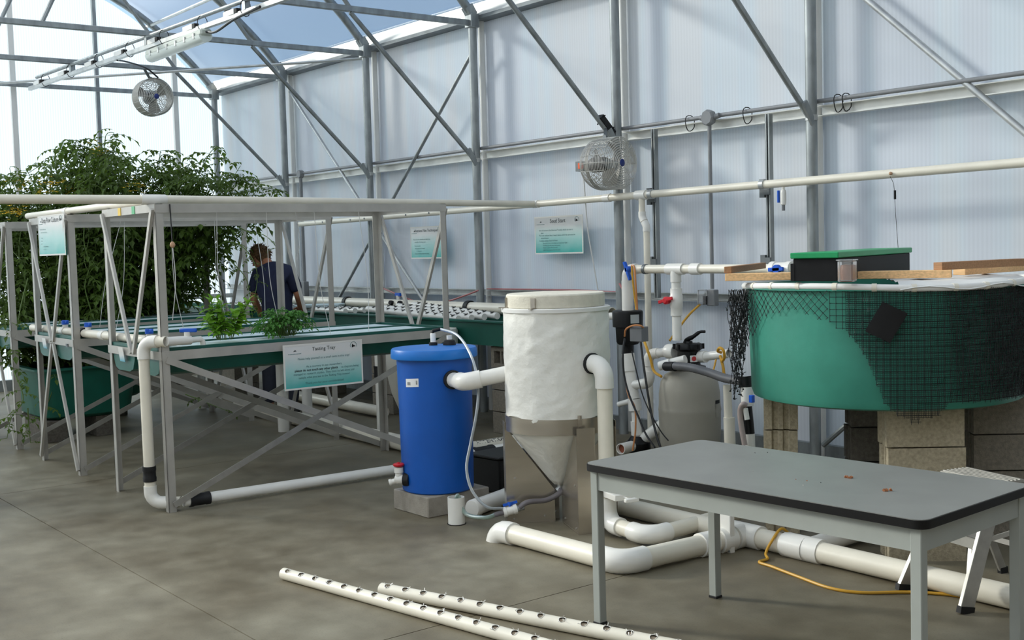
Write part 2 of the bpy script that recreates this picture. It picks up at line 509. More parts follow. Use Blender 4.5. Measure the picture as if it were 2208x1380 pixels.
# concrete floor: brown-grey with stains, damp patches and fine speckle
def concrete():
    m = bpy.data.materials.new('concrete'); MAT['concrete'] = m
    m.use_nodes = True; nt = m.node_tree; b = nt.nodes['Principled BSDF']; N = nt.nodes.new; L = nt.links.new
    geo = N('ShaderNodeNewGeometry')
    n1 = N('ShaderNodeTexNoise'); n1.inputs['Scale'].default_value = 0.9; n1.inputs['Detail'].default_value = 6; n1.inputs['Roughness'].default_value = .6
    n2 = N('ShaderNodeTexNoise'); n2.inputs['Scale'].default_value = 5.0; n2.inputs['Detail'].default_value = 8
    n3 = N('ShaderNodeTexNoise'); n3.inputs['Scale'].default_value = 120; n3.inputs['Detail'].default_value = 2
    for n in (n1, n2, n3): L(geo.outputs['Position'], n.inputs['Vector'])
    r1 = N('ShaderNodeValToRGB'); r1.color_ramp.elements[0].position = .35; r1.color_ramp.elements[1].position = .68
    r1.color_ramp.elements[0].color = (0.140, 0.116, 0.074, 1); r1.color_ramp.elements[1].color = (0.262, 0.240, 0.178, 1)
    L(n1.outputs['Fac'], r1.inputs[0])
    r2 = N('ShaderNodeValToRGB'); r2.color_ramp.elements[0].position = .3; r2.color_ramp.elements[1].position = .7
    r2.color_ramp.elements[0].color = (0.74, 0.72, 0.68, 1); r2.color_ramp.elements[1].color = (1.1, 1.1, 1.1, 1)
    L(n2.outputs['Fac'], r2.inputs[0])
    mx = N('ShaderNodeMix'); mx.data_type = 'RGBA'; mx.blend_type = 'MULTIPLY'; mx.inputs[0].default_value = 1
    L(r1.outputs[0], mx.inputs[6]); L(r2.outputs[0], mx.inputs[7])
    r3 = N('ShaderNodeValToRGB'); r3.color_ramp.elements[0].position = .25; r3.color_ramp.elements[1].position = .45
    r3.color_ramp.elements[0].color = (0.8, 0.8, 0.8, 1); r3.color_ramp.elements[1].color = (1, 1, 1, 1)
    L(n3.outputs['Fac'], r3.inputs[0])
    my = N('ShaderNodeMix'); my.data_type = 'RGBA'; my.blend_type = 'MULTIPLY'; my.inputs[0].default_value = 1
    L(mx.outputs[2], my.inputs[6]); L(r3.outputs[0], my.inputs[7])
    # stray damp / oil stains with their own shape
    vo = N('ShaderNodeTexNoise'); vo.inputs['Scale'].default_value = 0.55; vo.inputs['Detail'].default_value = 3
    ad = N('ShaderNodeVectorMath'); ad.inputs[1].default_value = (13.1, 4.7, 0); L(geo.outputs['Position'], ad.inputs[0]); L(ad.outputs[0], vo.inputs['Vector'])
    r4 = N('ShaderNodeValToRGB'); r4.color_ramp.elements[0].position = .30; r4.color_ramp.elements[1].position = .40
    r4.color_ramp.elements[0].color = (.62, .60, .58, 1); r4.color_ramp.elements[1].color = (1, 1, 1, 1)
    L(vo.outputs['Fac'], r4.inputs[0])
    mz = N('ShaderNodeMix'); mz.data_type = 'RGBA'; mz.blend_type = 'MULTIPLY'; mz.inputs[0].default_value = 1
    L(my.outputs[2], mz.inputs[6]); L(r4.outputs[0], mz.inputs[7])
    L(mz.outputs[2], b.inputs['Base Color'])
    b.inputs['Roughness'].default_value = 0.55
    b.inputs['Specular IOR Level'].default_value = 0.35
    rr = N('ShaderNodeMapRange'); rr.inputs[3].default_value = .38; rr.inputs[4].default_value = .7
    L(n2.outputs['Fac'], rr.inputs[0]); L(rr.outputs[0], b.inputs['Roughness'])
concrete()

# printed sign board: white fading to teal (flat print)
def sign_mat(name, top, mid, bot):
    m = bpy.data.materials.new(name); MAT[name] = m
    m.use_nodes = True; nt = m.node_tree; b = nt.nodes['Principled BSDF']; N = nt.nodes.new; L = nt.links.new
    tc = N('ShaderNodeTexCoord'); sp = N('ShaderNodeSeparateXYZ'); L(tc.outputs['Generated'], sp.inputs[0])
    nz = N('ShaderNodeTexNoise'); nz.inputs['Scale'].default_value = 2.5; L(tc.outputs['Generated'], nz.inputs['Vector'])
    ma = N('ShaderNodeMath'); ma.operation = 'MULTIPLY_ADD'; ma.inputs[1].default_value = .16; L(nz.outputs['Fac'], ma.inputs[0]); L(sp.outputs[2], ma.inputs[2])
    rp = N('ShaderNodeValToRGB')
    rp.color_ramp.elements[0].position = .1; rp.color_ramp.elements[0].color = (*bot, 1)
    rp.color_ramp.elements[1].position = .85; rp.color_ramp.elements[1].color = (*top, 1)
    e = rp.color_ramp.elements.new(.5); e.color = (*mid, 1)
    L(ma.outputs[0], rp.inputs[0]); L(rp.outputs[0], b.inputs['Base Color'])
    b.inputs['Roughness'].default_value = .25
sign_mat('sign_print', (0.78, 0.77, 0.74), (0.42, 0.68, 0.64), (0.06, 0.45, 0.40))
sign_mat('tag_print', (0.80, 0.79, 0.75), (0.72, 0.76, 0.76), (0.14, 0.45, 0.58))
# ------------------------------------------------------------------ the greenhouse shell
FX = [-15.75 + 2.065 * i for i in range(10)]      # frame positions along the house
YW, YC = 7.07, 1.75                              # post line, ridge line
YO = 2 * YC - YW                                # opposite post line
XE, XB = -15.925, 3.4                             # end wall, wall behind the camera
YS = 7.2625                                       # side wall sheet
ARCH = [(0, 4.33), (.3, 4.67), (.6, 4.95), (1.05, 5.33), (1.6, 5.65), (2.5, 6.02), (3.5, 6.31), (4.8, 6.55), (6.08, 6.63)]
KH = .875
ARCH = [(s * KH, EYE + (z - EYE) * KH) for s, z in ARCH]
def arch_z(y):
    s = YW - y if y > YC else y - YO
    for (a, za), (b, zb) in zip(ARCH, ARCH[1:]):
        if s <= b: return za + (zb - za) * (s - a) / (b - a)
    return ARCH[-1][1]
ARCH_PTS = [(YW - s, z) for s, z in ARCH] + [(YO + s, z) for s, z in ARCH[-2::-1]]

def struct(name, mb, m, parent=None, smooth=40):
    o = mb.build(name, m, parent, smooth)
    o['kind'] = 'structure'
    return o

# concrete floor: slabs with saw-cut joints between them
fl = bpy.data.objects.new('floor', None); COL.objects.link(fl); WORG['floor'] = Vector((0, 0, 0)); fl['kind'] = 'structure'
fl['label'] = 'stained brown-grey concrete floor with straight control joints'
xs = [XE - .3, -13.47, -8.87, -4.27, 0.33, XB + .3]
ys = [YO - .4, -2.43, 2.17, 6.77, YS + .3]
for i in range(len(xs) - 1):
    for j in range(len(ys) - 1):
        g = 0.003
        c = V((xs[i] + xs[i + 1]) / 2, (ys[j] + ys[j + 1]) / 2, -0.06)
        MB().box(c, (xs[i + 1] - xs[i] - 2 * g, ys[j + 1] - ys[j] - 2 * g, .12)).build('slab', 'concrete', fl, 0)
MB().box((-7.3, 2, -.14), (22.6, 13.2, .06)).build('joint_bed', 'dark_void', fl, 0)
gr = MB().box((-7, 2, -.35), (300, 300, .2)).build('ground', mat('outside_ground', (0.30, 0.29, 0.24), .9, 0, .2, .4), None, 0)
tag(gr, 'pale bare ground outside the greenhouse', 'ground', kind='structure')

bk_ = MB()  # unseen earth bank, added to dim light through the lower side wall
hp0 = []
for i in range(60):
    x = -26 + i * .62
    hp0.append((x, 1.9 + .25 * math.sin(i * .9) + .2 * math.sin(i * .37)))
bv = []
for (x, h) in hp0:
    bv += [(x, 8.5, -.25), (x, 8.65, h * .55), (x, 9.1, h), (x, 10.1, h * 1.05), (x, 12.0, -.25)]
bk_.add(bv, [(i * 5 + j, (i + 1) * 5 + j, (i + 1) * 5 + j + 1, i * 5 + j + 1) for i in range(59) for j in range(4)])
bo = bk_.build('shade_bank', mat('bank', (0.16, 0.15, 0.11), .95, 0, .3, .8), None, 60)
tag(bo, 'unseen earth bank added outside to shade the lower side wall', 'bank', kind='structure')

# long side wall: sheets per bay, white mullions, girts, eave plate
wr = bpy.data.objects.new('wall_right', None); COL.objects.link(wr); WORG['wall_right'] = Vector((0, 0, 0)); wr['kind'] = 'structure'
wr['label'] = 'long translucent ribbed polycarbonate side wall with galvanized girts'
MX = [XE] + [x - .05 for x in FX[1:]] + [XB + .0]
MX = sorted(set([round(x, 3) for x in MX if x <= XB]))
for a, b in zip(MX, MX[1:]):
    MB().box(((a + b) / 2, YS + .004, 2.0), (b - a - .004, .008, 4.0)).build('panel', 'sheet_side', wr, 0)
for x in MX[1:-1]:
    MB().tube([(x, YS - .045, 0), (x, YS - .045, 3.97)], .032, 14).build('mullion', 'white_trim', wr)
for z0, hh, nm in ((2.62, .066, 'girt'), (1.229, .053, 'girt')):
    for a, b in zip(MX, MX[1:]):
        mb = MB()
        a2 = a + .04; b2 = b - .04
        mb.box(((a2 + b2) / 2, YS - .05, z0 - .015), (b2 - a2, .006, hh))
        mb.box(((a2 + b2) / 2, YS - .085, z0 + hh / 2 - .012), (b2 - a2, .07, .006))
        mb.box(((a2 + b2) / 2, YS - .085, z0 - hh / 2 - .018), (b2 - a2, .07, .006))
        mb.build(nm, 'eave_steel' if z0 > 2 else 'galv_light', wr, 0)
for a, b in zip(MX, MX[1:]):
    mb = MB()
    mb.box(((a + b) / 2, YW + .07, 4.073), (b - a - .006, .012, .15), (math.radians(-9), 0, 0))
    mb.box(((a + b) / 2, YW + .10, 3.992), (b - a - .006, .10, .012))
    mb.build('eave_plate', 'eave_steel', wr, 0)
    MB().box(((a + b) / 2, YW + .12, 3.972), (b - a - .006, .16, .035)).build('eave_channel', 'galv_dark', wr, 0)
MB().box(((XE + XB) / 2, YS - .03, .06), (XB - XE, .05, .12)).build('sill', 'galv', wr, 0)
# opposite side wall lets light in; wall behind the camera darkened to cut fill
wl = MB()
for a, b in zip(MX, MX[1:]):
    wl.box(((a + b) / 2, YO - .2, 2.0), (b - a - .02, .008, 4.0))
struct('wall_left', wl, 'sheet_side', None, 0)
wb_ = MB()
prof = [(y, z) for y, z in ARCH_PTS]
wb_.poly([(XB, y, z) for y, z in prof] + [(XB, YO - .2, 3.98), (XB, YO - .2, 0), (XB, YS, 0), (XB, YS, 3.98)], .008, (1, 0, 0))
struct('wall_back', wb_, mat('back_wall', (0.22, 0.20, 0.17), .8, 0, .1, 2), None, 0)
# end wall: sheets between the uprights, clipped by the arch
we = bpy.data.objects.new('wall_end', None); COL.objects.link(we); WORG['wall_end'] = Vector((0, 0, 0)); we['kind'] = 'structure'
we['label'] = 'bright ribbed polycarbonate end wall under the arch'
ey = [YO - .2] + [6.545 - 1.08 * i for i in range(9, -1, -1)] + [YS]
for a, b in zip(ey, ey[1:]):
    top = []
    n = 4
    for k in range(n + 1):
        y = b + (a - b) * k / n
        top.append((XE, y, (arch_z(min(max(y, YO), YW)) - .02) if YO < y < YW else 3.996))
    MB().poly([(XE, a, 0), (XE, b, 0)] + top, -.008, (1, 0, 0)).build('panel', 'sheet_end', we, 0)
for k, y in enumerate(ey[1:-1]):
    MB().box((XE + .05, y, arch_z(y) / 2), (.06, .07 if k % 2 == 1 else .05, arch_z(y) - .04), ch=.004).build('upright', 'white_trim' if k % 2 else 'galv', we, 0)
MB().box((XE + .05, (YO + YS) / 2, .07), (.08, YS - YO, .14)).build('sill', 'galv', we, 0)
MB().box((XE + .05, (YO + YS) / 2, 1.085), (.06, YS - YO, .06)).build('girt', 'galv_light', we, 0)

# roof film and purlins
rf = MB()
pts = [(y + (.14 if y > YC else -.14) * abs(y - YC) / 5.35, z + .05) for y, z in ARCH_PTS]
rf_v = []
for x in (XE - .05, XB + .05):
    for y, z in pts: rf_v.append((x, y, z))
n = len(pts)
rf.add(rf_v, [(i, i + 1, n + i + 1, n + i) for i in range(n - 1)])
roof = struct('ceiling', rf, 'roof_film', None, 60)
roof['label'] = 'arched clear film roof of the greenhouse'
for k, s in enumerate((.875, 2.275, 3.76)):
    for side in (1, -1):
        y = YC + side * (YW - YC - s); z = arch_z(y)
        MB().tube([(XE, y, z - .01), (XB, y, z - .01)], .022, 8).build('purlin', 'galv_light', roof)
MB().tube([(XE, YC, 6.0), (XB, YC, 6.0)], .024, 8).build('purlin', 'galv_light', roof)

ORD = ['', 'second', 'third', 'fourth', 'fifth', 'sixth', 'seventh', 'eighth', 'ninth', 'tenth']
for i, x in enumerate(FX):
    if x > XB - .3: break
    lab = ('galvanized arch frame of posts, chord and knee braces at the far end wall' if i == 0 else
           'galvanized arch frame with posts, chord and knee braces, %s from the far end wall' % ORD[i])
    t = thing('arch_frame', (x, YW, 0), lab, 'frame', 'arch frames of the greenhouse')
    ap = [(x, y, z) for y, z in ARCH_PTS]
    dense = smooth_path(ap, 3)
    MB().tube(dense, .046, 10).build('arch_rib', 'galv', t)
    for yy, sg in ((YW, 1), (YO, -1)):
        MB().tube([(x, yy, 0), (x, yy, 3.97)], .042, 16).build('post', 'galv', t)
        mb = MB(); mb.box((x, yy, 3.938), (.115, .105, .14), ch=.006); mb.box((x + .0, yy - sg * .03, 4.035), (.09, .09, .105), (sg * .6, 0, 0))
        mb.build('post_cap', 'galv', t, 0)
        kx = yy - sg * 1.40
        if i > 0:
            MB().tube([(x, yy - sg * .03, 2.564), (x, kx, 3.885)], .023, 8).build('knee_brace', 'galv', t)
            MB().bar((x + .03, yy - sg * .02, 2.51), (x + .03, yy - sg * .12, 2.66), .02, .05).build('brace_lug', 'galv', t)
            MB().tube([(x, yy, 2.533), (x, yy, 2.573)], .046, 16).build('post_clamp', 'galv_light', t)
            ya = YC + sg * 2.58
            MB().tube([(x, kx, 3.92), (x, ya, arch_z(ya))], .022, 8).build('web', 'galv', t)
            yb = YC + sg * 1.75
            MB().tube([(x, yb, 3.92), (x, ya, arch_z(ya))], .022, 8).build('web', 'galv', t)
    MB().box((x, (YW + YO) / 2, 3.916), (.045, YW - YO, .057), ch=.006).build('chord', 'galv', t, 0)

# wall bracing rods
def brace(p, q, r, label, m='galv'):
    o = MB().tube([p, q], r, 10).build('wall_brace', m)
    return tag(o, label, 'brace', 'bracing tubes on the side wall')
YB = 7.144
brace((-13.61, YB, 3.7275), (-10.675, YB, 1.085), .019, 'long bright bracing tube falling right across two bays of the far side wall', 'galv_light')
brace((-9.58, YB - .04, 3.666), (-12.51, YB - .04, 1.085), .019, 'dark bracing tube falling left behind the grow racks on the side wall', 'galv')
brace((-5.51, YB, 3.7975), (-2.49, YB, 1.085), .023, 'light steel bracing tube falling to the right edge above the fish tank', 'galv_light')
o = MB().tube([(-15.75, 3.73, 3.859), (-11.64, 7.04, 3.859)], .016, 8).build('wind_brace', 'galv_light')
tag(o, 'thin horizontal wind brace crossing under the trusses by the end wall', 'brace')
# short diagonal tube low on the wall below the fish tank
o = MB().tube([at(1775, 960, y=7.09), at(1850, 895, y=7.09)], .02, 8).build('low_brace', 'galv')
tag(o, 'short diagonal brace tube low on wall behind fish tank', 'brace')
# ------------------------------------------------------------------ grow racks
RY0, RY1, RH, RT = 2.87, 5.15, 2.015, 1.035
def angle_post(mb, x, y, z0, z1, sx, sy, w=.052, th=.006):
    mb.box((x + sx * w / 2, y + sy * th / 2, (z0 + z1) / 2), (w, th, z1 - z0))
    mb.box((x + sx * th / 2, y + sy * w / 2, (z0 + z1) / 2), (th, w, z1 - z0))

def grow_rack(xr, xl, label, lower_v, xside=True):
    t = thing('grow_rack', ((xr + xl) / 2, (RY0 + RY1) / 2, 0), label, 'rack', 'aluminium grow racks')
    for x, sx in ((xr, -1), (xl, 1)):
        for y, sy in ((RY0, 1), (RY1, -1)):
            mb = MB(); angle_post(mb, x, y, 0, RH, sx, sy); mb.build('post', 'alum', t, 0)
    for x, sx in ((xr, -1), (xl, 1)):
        mb = MB()
        mb.box((x, (RY0 + RY1) / 2, RH - .028), (.006, RY1 - RY0, .056))
        mb.box((x + sx * .025, (RY0 + RY1) / 2, RH), (.05, RY1 - RY0, .006))
        mb.build('top_rail', 'alum', t, 0)
        mb = MB()
        mb.box((x, (RY0 + RY1) / 2, RT - .005), (.006, RY1 - RY0, .062))
        mb.box((x + sx * .025, (RY0 + RY1) / 2, RT - .033), (.05, RY1 - RY0, .006))
        mb.build('tray_rail', 'alum', t, 0)
    for y, sy in ((RY0, 1), (RY1, -1)):
        mb = MB(); mb.box(((xr + xl) / 2, y, RH - .025), (xr - xl, .006, .05)); mb.box(((xr + xl) / 2, y + sy * .025, RH), (xr - xl, .05, .006))
        mb.build('top_rail', 'alum', t, 0)
        MB().box(((xr + xl) / 2, y - sy * .004, RT - .005), (xr - xl, .006, .055)).build('tray_rail', 'alum', t, 0)
        xm = (xr + xl) / 2
        yb = y - sy * .012
        for xa, s in ((xr - .02, 1), (xl + .02, -1)):
            MB().bar((xa, yb, RH - .03), (xm + s * .02, yb, RT - .01), .032, .02, (0, 1, 0)).build('brace', 'alum', t, 0)
            if lower_v:
                MB().bar((xa, yb, .04), (xm + s * .02, yb, RT - .03), .032, .02, (0, 1, 0)).build('brace', 'alum', t, 0)
    for x, sx in ((xr, 1), (xl, -1)):
        xb = x + sx * .008
        MB().bar((xb, RY0 + .03, RT - .03), (xb, RY1 - .03, .05), .006, .045, (0, 0, 1)).build('brace', 'alum', t, 0)
        MB().bar((xb + sx * .008, RY0 + .03, .05), (xb + sx * .008, RY1 - .03, RT - .03), .006, .04, (0, 0, 1)).build('brace', 'alum_bright', t, 0)
    return t

RACKS = [(-7.37, -8.36), (-9.14, -10.13), (-10.85, -11.84)]
rl = ['aluminium grow rack nearest the blue barrel with the tasting tray sign',
      'middle aluminium grow rack with a paper sign hung at its left post',
      'leftmost aluminium grow rack half hidden among the tomato vines']
r1 = grow_rack(*RACKS[0], rl[0], False)
r2 = grow_rack(*RACKS[1], rl[1], True)
r3 = grow_rack(*RACKS[2], rl[2], True)
# tape marks on the front top rail of the near rack
for px, m_ in ((257, 'tape_yellow'), (287, 'tape_green')):
    c = at(px, 452, y=RY0 - .005)
    MB().box((c.x, RY0 - .005, RH - .025), (.05, .004, .052)).build('tape_mark', m_, r1, 0)

# ------------------------------------------------------------------ trays and floating rafts
def rounded_tray(x, w, y0, y1, zt, dep, m, name, label, group, cat='tray'):
    """trough with rolled rim and rounded bottom, open on top"""
    hw = w / 2
    outer = [(-hw - .02, 0), (-hw - .02, -.02), (-hw + .005, -.02), (-hw + .012, -dep * .55), (-hw + .05, -dep * .9), (-hw + .11, -dep),
             (hw - .11, -dep), (hw - .05, -dep * .9), (hw - .012, -dep * .55), (hw - .005, -.02), (hw + .02, -.02), (hw + .02, 0)]
    inner = [(hw - .012, 0), (hw - .025, -dep * .55), (hw - .115, -dep + .012), (-hw + .115, -dep + .012), (-hw + .025, -dep * .55), (-hw + .012, 0)]
    n1, n2 = len(outer), len(inner)
    mb = MB(); vs = []
    for y in (y0, y1):
        vs += [(x + a, y, zt + b) for a, b in outer]
    for y in (y0 + .03, y1 - .03):
        vs += [(x + a, y, zt + b) for a, b in inner]
    fs = []
    for i in range(n1 - 1): fs.append((i, i + 1, n1 + i + 1, n1 + i))
    o2 = 2 * n1
    for i in range(n2 - 1): fs.append((o2 + i, o2 + i + 1, o2 + n2 + i + 1, o2 + n2 + i))
    fs.append(tuple(range(n1))[::-1]); fs.append(tuple(range(n1, 2 * n1)))
    fs.append(tuple(o2 + i for i in range(n2))); fs.append(tuple(o2 + n2 + i for i in range(n2))[::-1])
    # rim
    fs.append((0, o2 + n2 - 1, o2, n1 - 1)); fs.append((n1, 2 * n1 - 1, o2 + n2, o2 + 2 * n2 - 1))
    fs.append((n1 - 1, o2, o2 + n2, 2 * n1 - 1)); fs.append((0, n1, o2 + 2 * n2 - 1, o2 + n2 - 1))
    mb.add(vs, fs)
    o = mb.build(name, m, None, 30)
    return tag(o, label, cat, group)

names = [['green tray on the near rack facing the blue barrel, holding basil and parsley', 'green tray on the near rack on the side away from the blue barrel'],
         ['green tray on the middle rack on its blue barrel side', 'green tray on the middle rack on the tomato side'],
         ['green tray on the leftmost rack on its near side', 'green tray on the leftmost rack on its far side']]
rnames = [['pale foam raft in the tray with basil and parsley', 'pale foam raft in the second tray of the near rack'],
          ['long pale foam raft in the first tray of the middle rack', 'pale foam raft in the tomato side tray of the middle rack'],
          ['foam raft in the near tray of the leftmost rack', 'foam raft in the far tray of the leftmost rack']]
TRAYX = []
for k, (xr, xl) in enumerate(RACKS):
    for j, cx in enumerate((xr - .265, xl + .265)):
        TRAYX.append(cx)
        rounded_tray(cx, .435, RY0 + .01, RY1 - .01, RT + .045, .19, 'tray_green', 'grow_tray', names[k][j], 'green grow trays on the racks')
        o = MB().box((cx, (RY0 + RY1) / 2 + .06, RT + .020), (.375, RY1 - RY0 - .34, .035), ch=.006).build('raft_board', 'raft', None, 0)
        tag(o, rnames[k][j], 'foam raft', 'foam rafts in the grow trays')

# small printed cards clipped to the front rails
for px, py, h_, lab in ((96, 740, .085, 'small white and blue card on the middle rack front rail'), (262, 764, .10, 'small white and blue card on the near rack front rail')):
    c = at(px, py, y=RY0 - .02)
    t = MB().box((c.x, RY0 - .02, c.z), (.09, .004, h_), (math.radians(8), 0, 0)).build('rail_card', 'tag_print', None, 0)
    tag(t, lab, 'card')
c = at(143, 745, y=RY0 - .016)
o = MB().box((c.x, RY0 - .012, c.z), (.045, .004, .025)).build('name_plate', 'galv_dark', r2, 0)

# ------------------------------------------------------------------ feed header with blue valves, and drain drop
def ball_valve(root_or_none, c, axis, hdir, r, m='blue_valve', label=None, cat='valve', parent=None):
    """valve body with a flat wing handle; becomes a part of parent"""
    c = Vector(c); d, s, u = frame_of(axis, hdir)
    b = MB()
    b.lathe([(r, -r * 2.0), (r * 1.45, -r * 2.0), (r * 1.45, -r * 1.1), (r * 1.25, -r * .9), (r * 1.25, r * .9), (r * 1.45, r * 1.1), (r * 1.45, r * 2.0), (r, r * 2.0)], c, d, 18)
    vb = b.build('valve_body', 'pvc_fit', parent)
    h = Vector(hdir).normalized()
    hb = MB()
    hb.tube([c + h * r * 1.1, c + h * r * 2.1], r * .45, 10)
    s2 = d
    hb.bar(c + h * r * 2.0 - s2 * r * 2.1, c + h * r * 2.0 + s2 * r * 2.1, r * .55, r * .75, h)
    hb.lathe([(r * .8, r * 1.6), (r * .8, r * 2.4)], c, h, 12)
    hb.build('valve_handle', m, vb)
    return vb

HZ = 1.115
t = thing('feed_header', (-9.2, 2.93, 0), 'white PVC feed pipe along the rack fronts with blue valves', 'pipe')
hp = [(-10.5, 2.955, HZ - .02), (-7.62, 2.955, HZ - .005)]
plumbing(t, hp, .031, joints=((0, .30), (0, .62)))
for x in (-9.17, -7.78):
    MB().lathe([(.033, -.03), (.039, -.03), (.039, .03), (.033, .03)], (x, 2.955, HZ - .01), (1, 0, 0), 18).build('rubber_coupling', 'black_rubber', t)
for px, py in ((141, 706), (190, 709), (322, 722)):
    c = at(px, py, y=2.955)
    b = MB().lathe([(.012, 0), (.022, .0), (.022, .035), (.012, .035)], (c.x, 2.955, HZ + .015), (0, 0, 1), 12).build('valve_stem', 'pvc_fit', t)
    hb = MB(); hb.bar((c.x - .055, 2.955, HZ + .06), (c.x + .055, 2.955, HZ + .06), .022, .026, None, .005)
    hb.lathe([(.028, .04), (.028, .072)], (c.x, 2.955, HZ), (0, 0, 1), 12)
    hb.build('valve_handle', 'blue_valve', b)
# drain drop at the rack corner, then along the floor to the barrel
t = thing('drain_drop', (-7.53, 2.82, 0), 'white PVC drop pipe with elbows at the near rack corner', 'pipe')
D0 = Vector((-7.515, 2.805, 0))
elb = [(-7.36, 2.90, 1.125), (D0.x, D0.y, 1.125), (D0.x, D0.y, .055), (-7.40, 2.96, .055)]
plumbing(t, elb, .036, R=.075)
MB().lathe([(.037, .20), (.043, .20), (.044, .225), (.041, .235), (.041, .265), (.044, .275), (.043, .30), (.037, .30)], D0, (0, 0, 1), 18).build('rubber_coupling', 'black_rubber', t)
# branch over the tray with its valve
pts = [(-7.40, 2.90, 1.115), (-7.40, 3.14, 1.115), (-7.46, 3.20, 1.115), (-7.46, 3.20, 1.06)]
MB().tube([(-7.36, 2.90, 1.125), (-7.40, 3.08, 1.12)], .03, 14).build('pipe', 'pvc_fit', t)
MB().tube([(-7.40, 3.06, 1.12), (-7.42, 3.16, 1.12), (-7.425, 3.175, 1.10), (-7.425, 3.18, 1.06)], .02, 12).build('branch', 'pvc_fit', t)
b = MB().lathe([(.012, 0), (.02, .0), (.02, .035), (.012, .035)], (-7.40, 3.06, 1.14), (0, 0, 1), 12).build('valve_stem', 'pvc_fit', t)
hb = MB(); hb.bar((-7.45, 3.03, 1.185), (-7.36, 3.11, 1.185), .022, .026, None, .005); hb.build('valve_handle', 'blue_valve', b)
t = thing('floor_drain_pipe', (-7.37, 3.8, 0), 'white PVC pipe on the floor from rack corner to blue barrel', 'pipe')
plumbing(t, [(-7.40, 2.98, .055), (-7.32, 4.9, .05)], .036, 'pvc_fit')
MB().lathe([(.037, -.07), (.044, -.07), (.044, -.045), (.041, -.04), (.041, .04), (.044, .045), (.044, .07), (.037, .07)], (-7.395, 3.09, .055), (.04, 1, 0), 18).build('rubber_coupling', 'black_rubber', t)

# overhead PVC line resting on the rack and running to the wall
t = thing('overhead_rack_pipe', (-7.9, 4, 2), 'white PVC pipe lying over the near rack towards the wall', 'pipe', None)
plumbing(t, [(-7.50, -.6, 2.055), (-7.50, 2.95, 2.05), (-8.47, 6.935, 2.065)], .029, R=.12, joints=((0, .985),))
t = thing('overhead_rack_branch', (-9, 2.95, 2), 'white PVC pipe on the front top rails of the racks', 'pipe', None)
plumbing(t, [(-7.66, 2.93, 2.047), (-10.3, 2.91, 2.047)], .026, joints=((0, .62),))

# strings tied from the top rails down to the rafts
sp = [((467, 452), (490, 706)), ((462, 470), (455, 700)), ((574, 452), (602, 700)), ((548, 470), (572, 700)), ((677, 450), (714, 725)), ((772, 450), (795, 718)),
      ((262, 470), (215, 705)), ((268, 470), (250, 712)), ((370, 470), (395, 706)), ((636, 452), (640, 560))]
STR = ['white string right of the near post, falling to the basil', 'white string behind the basil, tied to the middle rack', 'white string in front of the person, falling to the parsley', 'white string beside the person on the middle rack',
       'white string falling between the two middle back posts', 'white string nearest the blue barrel end of the rack', 'slanting white string left of the near rack post', 'straight white string between the two front posts of the near rack',
       'white string just right of the near front post', 'short white string at the middle of the near top rail']
for i, (a, b) in enumerate(sp):
    xx = -7.42 if i not in (1, 3, 6, 7) else -9.2
    p = at(a[0], a[1], x=xx); p.z = RH - .03
    q = at(b[0], b[1], x=xx - .15)
    q.z = max(q.z, RT + .02)
    mid = p.lerp(q, .55) + Vector((.0, .03 * (1 if i % 2 else -1), -.02))
    o = MB().tube(smooth_path([p, mid, q], 5), .0024, 5).build('hanging_string', 'cord_white')
    tag(o, STR[i], 'string', 'white strings on the racks')
# cord with a small bulb hanging on the near post
p = at(366, 440, x=-7.36); q = at(372, 528, x=-7.36); e = at(372, 690, x=-7.42)
t = thing('pull_cord', (q.x, q.y, q.z), 'dark cord with a tan float hanging beside the near rack post', 'cord')
MB().tube([p, q], .004, 6).build('cord', 'cord_black', t)
MB().lathe([(.004, -.02), (.014, -.012), (.018, 0), (.013, .014), (.004, .022)], q, (0, 0, 1), 12).build('float', 'float_tan', t)
MB().tube(smooth_path([q, q.lerp(e, .5) + V(0, .02, 0), e], 5), .003, 5).build('string', 'cord_white', t)
